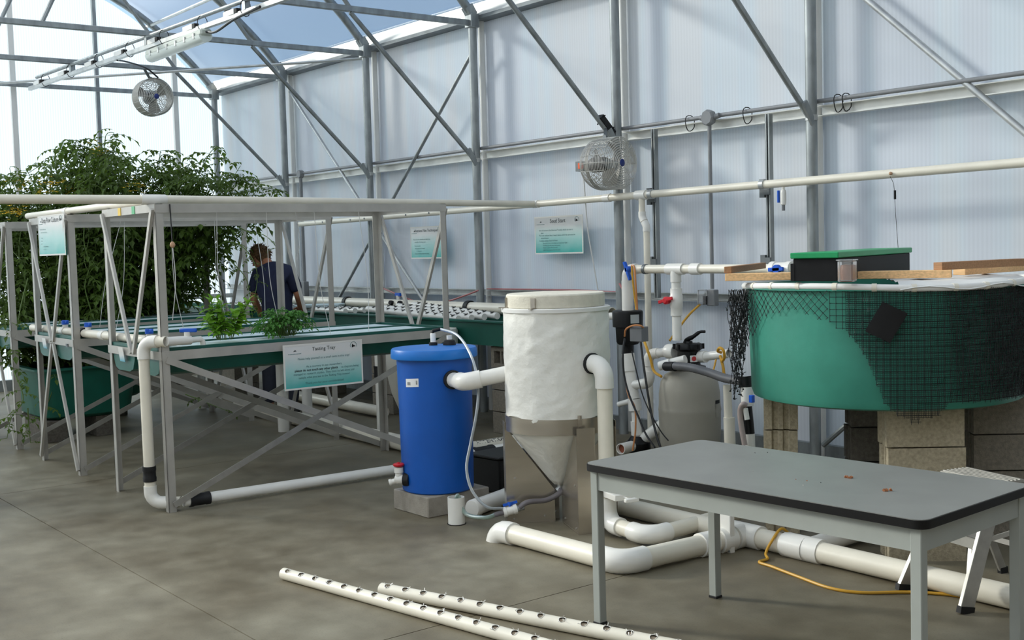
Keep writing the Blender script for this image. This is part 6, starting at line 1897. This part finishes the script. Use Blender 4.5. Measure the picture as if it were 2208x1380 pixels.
# ------------------------------------------------------------------ tomato vines
class Leaves:
    def __init__(self): self.v = []; self.f = []
    def leaflet(self, b, d, n, L, w, fold=.25):
        s = d.cross(n)
        if s.length < 1e-5: return
        s.normalize(); n = s.cross(d).normalized()
        k = len(self.v)
        m_ = b + d * (L * .45) - n * (L * .03)
        self.v += [b, m_ + s * (w * .5) + n * (w * fold), m_, m_ - s * (w * .5) + n * (w * fold), b + d * (L * .97) - n * (L * .16)]
        self.f += [(k, k + 1, k + 2), (k, k + 2, k + 3), (k + 1, k + 4, k + 2), (k + 2, k + 4, k + 3)]
    def compound(self, p, d, L, R, pairs=3, size=1.0, droop=.55):
        d = d.normalized(); up = Vector((0, 0, 1))
        q = p.copy(); dd = d.copy(); pts = [p]
        n_seg = pairs + 1
        for k in range(n_seg):
            dd = (dd + Vector((0, 0, -droop * .45))).normalized()
            q = q + dd * (L / n_seg); pts.append(q.copy())
            s = dd.cross(up)
            if s.length < .1: s = Vector((1, 0, 0))
            s.normalize(); nn = s.cross(dd).normalized()
            if k < pairs:
                for sg in (-1, 1):
                    ld = (s * sg * .85 + dd * .5 + Vector((0, 0, -.30)) + Vector((R.uniform(-.2, .2), R.uniform(-.2, .2), R.uniform(-.2, .2)))).normalized()
                    l = L * .33 * R.uniform(.75, 1.2) * size
                    self.leaflet(q, ld, (nn + Vector((R.uniform(-.4, .4), R.uniform(-.4, .4), .2))).normalized(), l, l * .52)
            else:
                l = L * .42 * size
                self.leaflet(q, (dd + Vector((0, 0, -.3))).normalized(), nn, l, l * .55)
        return pts
    def build(self, name, m, parent):
        me = bpy.data.meshes.new(name); org = WORG[parent.name]
        me.from_pydata([tuple(p - org) for p in self.v], [], self.f)
        me.materials.append(MAT[m]); me.polygons.foreach_set('use_smooth', [False] * len(me.polygons)); me.update()
        o = bpy.data.objects.new(name, me); COL.objects.link(o); o.parent = parent; WORG[o.name] = org
        o['kind'] = 'stuff'
        return o

def tomato(base, top, label, seed, vines=8, spread=.34, step=.06, lean=None, leafL=(.15, .26), thin=1.0, flowers=()):
    R = random.Random(seed)
    base = Vector(base); top = Vector(top)
    t = thing('tomato_plant', base, label, 'plant', 'tomato vines behind the racks')
    lv = Leaves(); st = MB()
    for vi in range(vines):
        a = R.uniform(0, 2 * PI); rr = spread * math.sqrt(R.random())
        tp = top + Vector((rr * math.cos(a), rr * math.sin(a), -abs(R.gauss(0, .22)) if vi > 1 else -.03 * vi))
        b = base + Vector((R.uniform(-.1, .1), R.uniform(-.1, .1), 0))
        pts = []
        n = 9
        wob = Vector((R.uniform(-.16, .16), R.uniform(-.16, .16), 0))
        for k in range(n + 1):
            f = k / n
            p = b.lerp(tp, f) + wob * math.sin(f * PI) + Vector((R.uniform(-.035, .035), R.uniform(-.035, .035), 0))
            pts.append(p)
        if R.random() < .6:
            pts.append(pts[-1] + Vector((R.uniform(-.12, .12), R.uniform(-.12, .12), .03))); pts.append(pts[-1] + Vector((R.uniform(-.12, .12), R.uniform(-.12, .12), -.07)))
        path = smooth_path(pts, 4)
        st.tube(path, [.008 * (1 - .6 * i / len(path)) for i in range(len(path))], 5, caps=False)
        acc = 0; az = R.uniform(0, 6.28)
        for i in range(1, len(path)):
            acc += (path[i] - path[i - 1]).length
            while acc > step:
                acc -= step
                if R.random() > thin: continue
                az += 2.3 + R.uniform(-.4, .4)
                up = R.uniform(.15, .7)
                L = R.uniform(*leafL) * (.7 if i > len(path) * .92 else 1)
                rp = lv.compound(path[i] + Vector((0, 0, R.uniform(-.03, .03))), Vector((math.cos(az), math.sin(az), up)), L, R)
                st.tube(rp, .0022, 3, caps=False)
    lv.build('foliage', 'tomato_leaf', t)
    s_ = st.build('stems', 'stem_green', t); s_['kind'] = 'stuff'
    fl = MB()
    for c in flowers:
        for k in range(16):
            p = Vector(c) + Vector((R.gauss(0, .06), R.gauss(0, .06), R.gauss(0, .035)))
            for j in range(5):
                a = 2 * PI * j / 5 + R.random()
                d = Vector((math.cos(a), math.sin(a), .35)); q = Vector((-math.sin(a), math.cos(a), 0)) * .006
                fl.add([p, p + d * .018 + q, p + d * .034, p + d * .018 - q], [(0, 1, 2, 3)])
    if flowers: 
        f_ = fl.build('flowers', 'flower', t, 0); f_['kind'] = 'stuff'
    return t
DT = 11.9
spec = [  # photo column of the top, top row, depth, label
    (-20, 372, 11.6, 'tomato vine at the far left edge of the foliage wall'),
    (45, 352, 12.1, 'tomato vine with yellow flowers left of the tall shoot'),
    (105, 345, 11.7, 'leafy tomato vine between the left edge and the tallest shoot'),
    (160, 322, 12.2, 'tomato vine just left of the tallest shoot'),
    (222, 292, 11.9, 'tallest tomato vine reaching above all the others'),
    (275, 335, 11.6, 'tomato vine just right of the tallest shoot'),
    (335, 352, 12.1, 'tomato vine below the far fan'),
    (398, 318, 12.0, 'tomato vine with a high thin shoot under the corner post'),
    (445, 352, 11.7, 'tomato vine left of the corner post top'),
    (500, 385, 11.9, 'rightmost dense tomato vine next to the person')]
FLW = {1: ((60, 400), (40, 388)), 2: ((95, 415), (110, 392)), 3: ((165, 420), (185, 418), (150, 418)), 0: ((20, 455), (40, 462)), 4: ((215, 322),), 5: ((262, 468), (300, 400)), 9: ((425, 475),)}
for i, (px, py, dep, lab) in enumerate(spec):
    top = atd(px, py + 8, dep)
    base = Vector((max(-11.85, min(-11.05, top.x)), max(3.22, min(3.92, top.y)), .62)) if px < 300 else Vector((max(-13.1, min(-12.3, top.x - .9)), 4.2 + (px - 330) * .0008, .60))
    fl = [atd(a, b, dep - .42) for a, b in FLW.get(i, ())]
    tomato(base, top, lab, 100 + i, vines=11, spread=.40, step=.052, flowers=fl)
# a second rank fills the wall behind
for i, (px, py, dep, lab) in enumerate(((60, 440, 12.9, 'dark inner tomato vine at the left of the second rank'), (200, 420, 12.9, 'dark inner tomato vine behind the tallest shoot'), (330, 430, 12.8, 'dark inner tomato vine behind the near rack post'), (440, 440, 12.7, 'dark inner tomato vine left of the person'))):
    top = atd(px, py, dep); base = Vector((max(-13.1, min(-12.3, top.x)), max(3.95, min(4.4, top.y)), .60))
    tomato(base, top, lab, 300 + i, vines=12, spread=.46, step=.055)
# planters for the vines away from the front tub
for (x, y, lab) in ((-12.72, 4.2, 'second green planter tub at the back of the vines'),):
    t = thing('planter_tub', (x, y, .2), lab, 'planter')
    rings = [rrect(x - .5 + i_, x + .5 - i_, y - .42 + i_, y + .42 - i_, .12) for i_ in (.09, .05, .0, -.03, -.03, .03, .08)]
    zz = [.2, .23, .62, .62, .64, .64, .28]; vs = []; n = len(rings[0])
    for rg, z in zip(rings, zz): vs += [(a, b, z) for a, b in rg]
    fs = [(k * n + i, k * n + (i + 1) % n, (k + 1) * n + (i + 1) % n, (k + 1) * n + i) for k in range(6) for i in range(n)]
    fs.append(tuple(range(n))[::-1]); fs.append(tuple(6 * n + i for i in range(n)))
    MB().add(vs, fs).build('tub', 'tub_green', t, 40)
    MB().poly([(a, b, .58) for a, b in rrect(x - .46, x + .46, y - .38, y + .38, .1)], .01, (0, 0, 1)).build('soil', 'dark_void', t, 0)
    for s in (-.3, .3):
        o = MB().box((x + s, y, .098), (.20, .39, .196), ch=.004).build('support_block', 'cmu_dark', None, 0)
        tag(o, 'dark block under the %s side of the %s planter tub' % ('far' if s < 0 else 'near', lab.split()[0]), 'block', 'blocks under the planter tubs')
# loose arching shoots by the person and at the lower left
def shoot(pts, label, seed, leafL=(.09, .15), step=.07, thin=.8):
    R = random.Random(seed)
    t = thing('tomato_shoot', pts[0], label, 'plant', 'loose tomato shoots')
    lv = Leaves(); st = MB(); path = smooth_path(pts, 6)
    st.tube(path, [.006 * (1 - .6 * i / len(path)) for i in range(len(path))], 5, caps=False)
    acc = 0; az = R.uniform(0, 6.28)
    for i in range(1, len(path)):
        acc += (path[i] - path[i - 1]).length
        while acc > step:
            acc -= step
            if R.random() > thin: continue
            az += 2.3; rp = lv.compound(path[i], Vector((math.cos(az), math.sin(az), R.uniform(0, .5))), R.uniform(*leafL), R)
            st.tube(rp, .002, 3, caps=False)
    lv.build('foliage', 'tomato_leaf', t); s_ = st.build('stems', 'stem_green', t); s_['kind'] = 'stuff'
shoot([atd(490, 400, 11.9), atd(525, 385, 11.8), atd(550, 390, 11.8), atd(575, 425, 11.8)], 'arching shoot over the right end of the vine wall', 401)
shoot([atd(500, 480, 11.8), atd(535, 500, 11.5), atd(565, 505, 11.3), atd(590, 525, 11.2), atd(606, 560, 11.2)], 'drooping shoot in front of the person', 402, (.06, .10), .09)
shoot([atd(490, 520, 11.6), atd(520, 530, 11.2), atd(545, 560, 11.1), atd(555, 600, 11.1), atd(545, 660, 11.1)], 'hanging shoot over the head of the person', 403, (.07, .12), .07)
shoot([atd(495, 560, 11.8), atd(530, 600, 11.6), atd(540, 650, 11.6), atd(545, 690, 11.6)], 'hanging shoot left of the person', 404, (.08, .13), .08)
shoot([atd(60, 600, 10.8), atd(45, 660, 10.6), atd(35, 720, 10.5), atd(20, 790, 10.4)], 'vine hanging at the left end of the middle rack', 405, (.14, .22), .06)
shoot([atd(130, 690, 10.9), atd(105, 760, 10.8), atd(115, 830, 10.7), atd(90, 900, 10.7)], 'vine hanging in front of the planter tub', 406, (.12, .2), .06)
shoot([atd(30, 800, 10.3), atd(50, 860, 10.2), atd(25, 900, 10.2), atd(15, 945, 10.2)], 'vine trailing to the floor at the lower left', 407, (.12, .2), .06)
shoot([atd(60, 880, 10.3), atd(62, 920, 10.3), atd(66, 955, 10.3)], 'short vine trailing by the left rack post', 408, (.10, .16), .06)
shoot([atd(400, 850, 11.2), atd(450, 870, 11.0), atd(500, 890, 10.9)], 'dark leaves lying under the near rack', 409, (.10, .15), .07)
shoot([atd(-10, 560, 10.8), atd(20, 540, 10.7), atd(45, 560, 10.6)], 'leaf spray at the left picture edge beside the rack', 410, (.14, .22), .05)
shoot([atd(-10, 700, 10.4), atd(10, 690, 10.4), atd(35, 700, 10.3)], 'low leaf spray at the left picture edge', 411, (.14, .22), .05)

# ------------------------------------------------------------------ basil with separate leaves
def leaf_mesh(name, L, w, m):
    mb = MB(); vs = []; rows = 5
    prof = [0.02, .75, 1.0, .72, 0.0]
    for j in range(rows):
        f = j / (rows - 1)
        zc = .10 * L * math.sin(f * PI) - .22 * L * f * f
        for k in (-1, 0, 1):
            vs.append((k * w * .5 * prof[j], L * f, zc + (abs(k)) * w * .12))
    fs = []
    for j in range(rows - 1):
        for k in range(2): fs.append((j * 3 + k, j * 3 + k + 1, (j + 1) * 3 + k + 1, (j + 1) * 3 + k))
    me = bpy.data.meshes.new(name); me.from_pydata(vs, [], fs); me.materials.append(MAT[m])
    me.polygons.foreach_set('use_smooth', [True] * len(me.polygons)); me.update()
    return me
R = random.Random(21)
bpos = Vector((TRAYX[0] + .02, 3.42, RT + .055))
t = thing('basil_plant', bpos, 'bright green leafy basil plant in the near grow tray', 'plant')
lm = leaf_mesh('leaf', .092, .046, 'basil_leaf')
st = MB(); nleaf = 0
for si in range(17):
    a = R.uniform(0, 2 * PI); rr = R.uniform(.02, .15); h = R.uniform(.13, .33) * (1.05 - rr * 1.8)
    foot = bpos + Vector((.05 * math.cos(a), .05 * math.sin(a), 0))
    tip_ = bpos + Vector((rr * math.cos(a) * .9, rr * math.sin(a) * 1.25, h))
    st.tube([foot, foot.lerp(tip_, .5) + V(0, 0, .02), tip_], .003, 5)
    for k in range(12):
        f = .25 + .75 * k / 11
        p = foot.lerp(tip_, f)
        az = k * 1.62 + si + R.uniform(-.4, .4)
        o = bpy.data.objects.new('leaf', lm); COL.objects.link(o); o.parent = t
        o.location = p - bpos
        sc = R.uniform(.65, 1.15) * (.8 if k > 9 else 1)
        o.scale = (sc, sc, sc)
        o.rotation_euler = (R.uniform(-.25, .55) + (.6 if k > 9 else 0), R.uniform(-.35, .35), az)
        nleaf += 1
st.build('stems', 'stem_green', t)
# parsley: low mound
t = thing('parsley_plant', (TRAYX[0], 3.86, RT + .055), 'low dark green parsley mound in the near grow tray', 'plant')
lv = Leaves(); st = MB(); pc0 = Vector((TRAYX[0] + .03, 3.87, RT + .05))
for k in range(170):
    a = R.uniform(0, 2 * PI); rr = math.sqrt(R.random())
    tp = pc0 + Vector((rr * .12 * math.cos(a), rr * .165 * math.sin(a), .165 * math.sqrt(max(0, 1 - rr * rr)) * R.uniform(.7, 1.05) + .02))
    ft = pc0 + Vector((rr * .05 * math.cos(a), rr * .09 * math.sin(a), 0))
    st.tube([ft, ft.lerp(tp, .6) + V(0, 0, .02), tp], .0016, 4, caps=False)
    d = Vector((math.cos(a) * (rr + .2), math.sin(a) * (rr + .2), .35))
    lv.compound(tp, d, R.uniform(.05, .085), R, 2, 1.3, .5)
    lv.compound(tp - V(0, 0, .02), Vector((math.cos(a + 2), math.sin(a + 2), .2)), R.uniform(.04, .07), R, 2, 1.3, .5)
lv.build('foliage', 'parsley_leaf', t); s_ = st.build('stems', 'stem_green', t); s_['kind'] = 'stuff'
# ------------------------------------------------------------------ circulation fans
def fan(c, axis, D, depth, label, hang_to, box=False, shroud=(.18, .48)):
    """cage fan: c = centre of the front guard, axis points out of the front guard"""
    c = Vector(c); ax, s, u = frame_of(axis)
    if u.z < 0: u = -u
    R = D / 2
    t = thing('circulation_fan', c - V(0, 0, R), label, 'fan', 'basket circulation fans')
    def ringpts(cc, r, n=36): return [cc + s * (r * math.cos(2 * PI * k / n)) + u * (r * math.sin(2 * PI * k / n)) for k in range(n)]
    g = MB()
    for k in range(11): g.tube(ringpts(c + ax * (.02 * (1 - (k / 10) ** 2)), R * (.14 + .86 * k / 10)), .0034, 4, closed=True)
    for k in range(8):
        a = 2 * PI * k / 8
        g.tube([c + ax * .022 + (s * math.cos(a) + u * math.sin(a)) * R * .12, c + (s * math.cos(a) + u * math.sin(a)) * R], .0036, 4)
    g.build('front_guard', 'fan_guard', t)
    b = c - ax * depth
    g = MB()
    nb = 22
    for k in range(nb):
        f = k / (nb - 1)
        cc = c - ax * (depth * f)
        rr = R * (1 if f < .55 else math.sqrt(max(.02, 1 - ((f - .55) / .5) ** 2)))
        g.tube(ringpts(cc, rr), .003, 4, closed=True)
    for k in range(20):
        a = 2 * PI * k / 20
        pts = []
        for j in range(9):
            f = j / 8
            rr = R * (1 if f < .55 else math.sqrt(max(.02, 1 - ((f - .55) / .5) ** 2)))
            pts.append(c - ax * (depth * f) + (s * math.cos(a) + u * math.sin(a)) * rr)
        g.tube(pts, .003, 4)
    g.build('rear_basket', 'fan_guard', t)
    # shroud ring, motor, hub and blades
    sh = MB()
    n = 40; vs = []
    for (f, r) in ((shroud[0], R * .95), (shroud[1], R * .95), (shroud[1], R * .94), (shroud[0], R * .94)):
        vs += [c - ax * (depth * f) + s * (r * math.cos(2 * PI * k / n)) + u * (r * math.sin(2 * PI * k / n)) for k in range(n)]
    sh.add(vs, [(i * n + k, i * n + (k + 1) % n, ((i + 1) % 4) * n + (k + 1) % n, ((i + 1) % 4) * n + k) for i in range(4) for k in range(n)])
    sh.build('shroud', 'fan_body', t)
    MB().lathe([(.0, 0), (.055, .0), (.065, .02), (.065, .15), (.05, .18), (0, .18)], c - ax * (depth * .92), ax, 20).build('motor', 'fan_motor', t)
    MB().lathe([(0, .018), (.03, .018), (.032, .026), (.02, .032), (0, .033)], c, ax, 16).build('badge', 'fan_hub', t)
    h = MB().lathe([(.03, -.02), (.045, -.01), (.045, .03), (.02, .045), (0, .045)], c - ax * depth * .42, ax, 18).build('hub', 'galv', t)
    for k in range(3):
        a0 = 2 * PI * k / 3 + .4
        vs = []
        for j in range(6):
            r = R * (.18 + .68 * j / 5)
            for i in range(5):
                a = a0 + (i / 4 - .5) * (1.0 - .25 * j / 5)
                off = (i / 4 - .5) * .10 * (1 - .5 * j / 5)
                vs.append(c - ax * (depth * .38 + off) + (s * math.cos(a) + u * math.sin(a)) * r)
        MB().add(vs, [(j * 5 + i, j * 5 + i + 1, (j + 1) * 5 + i + 1, (j + 1) * 5 + i) for j in range(5) for i in range(4)]).build('blade', 'fan_body', h, 60)
    top = c - ax * (depth * .45) + V(0, 0, R)
    hg = MB(); hg.bar(top + V(0, 0, -.01), Vector(hang_to), .03, .012); hg.lathe([(.02, -.012), (.02, .012)], top + V(0, 0, .01), s, 10)
    hg.build('hanger', 'galv_dark', t, 30)
    if box:
        p = b - ax * .10
        MB().box(p, (.06, .06, .085), (0, 0, math.atan2(ax.y, ax.x))).build('switch_box', 'galv_dark', t, 0)
        MB().box(p - u * 0 + (-_fw) * .03 + s * 0, (.03, .035, .05), (0, 0, math.atan2(ax.y, ax.x))).build('orange_plug', 'orange_plastic', t, 0)
    return t
# near fan hung from the fifth frame's knee brace
fc = at(1337, 351, y=6.86)
d_rt = Vector((_rt.x, _rt.y, 0)).normalized(); d_fw = Vector((_fw.x, _fw.y, 0)).normalized()
fan(fc, (d_rt * .70 - d_fw * .71), .44, .35, 'wire basket fan with orange plug hung on the side wall', (FX[4], 6.94, 2.686), True, (.50, .62))
mb = MB(); k0 = Vector((FX[4], 6.94, 2.686)); kd = Vector((0, -1.54, 1.51)).normalized()
mb.bar(k0 - kd * .10 + V(0, 0, .01), k0 + kd * .10 + V(0, 0, .01), .07, .05)
for sgn in (-1, 1): mb.tube([k0 + kd * .07 * sgn + V(-.05, 0, -.03), k0 + kd * .07 * sgn + V(.05, 0, .04)], .006, 6)
o = mb.build('fan_clamp', 'black_plastic', None, 0); tag(o, 'black clamp bolting the near fan to the knee brace', 'clamp')
# far fan under the second frame's chord
f2c = at(336, 208, x=FX[1] + .02)
fan(f2c, (d_rt * .62 - d_fw * .78), .44, .30, 'wire basket fan hung under the far truss near the end wall', (FX[1], at(312, 150, x=FX[1]).y, 3.89), False, (.05, .62))

# ------------------------------------------------------------------ strut rail with strip light
t = thing('light_rail', (-13, 5.05, 4.1), 'twin steel strut rail with boxes hung under the trusses', 'rail')
ra = V(-15.12, 4.375, 3.784); rb = V(-2.0, 4.96, 3.784)
def yr(x): return 4.375 + (x + 15.12) * .315 / 7.07
MB().bar(ra, rb, .045, .045, None, .003).build('strut', 'galv_light', t, 0)
MB().tube([ra + V(.3, .0, .10), rb + V(0, 0, .10)], .02, 10).build('conduit', 'galv', t)
for i in range(15):
    x = ra.x + .30 + i * .83
    MB().box((x, yr(x), 3.819), (.22, .05, .05), ch=.003).build('clip_box', 'white_trim', t, 0)
    MB().box((x + .14, yr(x), 3.819), (.05, .045, .04)).build('clip_end', 'dark_void', t, 0)
    tie = MB(); tie.tube([(x + .3 + .0 * k, yr(x) + .05 * math.cos(2 * PI * k / 12), 3.815 + .075 * math.sin(2 * PI * k / 12)) for k in range(12)], .004, 4, closed=True); tie.build('cable_tie', 'cord_black', t)
for x in FX[1:7]:
    MB().bar((x, yr(x), 3.80), (x, yr(x), 3.89), .06, .05).build('hanger', 'galv', t, 0)
la_, lb_ = at(292, 120, y=5.05), at(438, 78, y=5.05)
t = thing('strip_light', la_, 'long pale green vapour-proof strip light under the strut rail', 'light fixture')
xa, xb = -11.64, -10.26
YL = yr(-10.95)
MB().box(((xa + xb) / 2, YL, 3.719), (xb - xa, .115, .062), ch=.015).build('housing', 'lamp_body', t, 0)
mb = MB(); vs = []; n = 10
for x in (xa + .02, xb - .02):
    for k in range(n + 1):
        a = PI + PI * k / n
        vs.append((x, YL + .066 * math.cos(a), 3.697 + .066 * math.sin(a)))
mb.add(vs, [(k, k + 1, n + 1 + k + 1, n + 1 + k) for k in range(n)] + [tuple(range(n + 1)), tuple(range(n + 1, 2 * n + 2))[::-1]])
mb.build('diffuser', 'lamp_lens', t, 50)
for k in range(6):
    for sy in (-1, 1):
        MB().box((xa + .15 + k * (xb - xa - .3) / 5, YL + sy * .063, 3.70), (.03, .012, .05)).build('latch', 'galv_light', t, 0)
o = MB().tube(smooth_path([(xb, YL, 3.72), (xb + .2, YL, 3.69), (xb + .6, YL, 3.736), (xb + 1.1, YL, 3.754)], 6), .012, 8).build('lamp_cord', 'cord_black', t)
MB().tube(smooth_path([(-12.4, yr(-12.4), 3.76), (-12.95, 4.81, 3.84), (-13.55, 5.25, 3.885), (-13.65, 5.43, 3.80)], 6), .01, 6).build('fan_cord', 'cord_black', t)
bpy.context.view_layer.update()
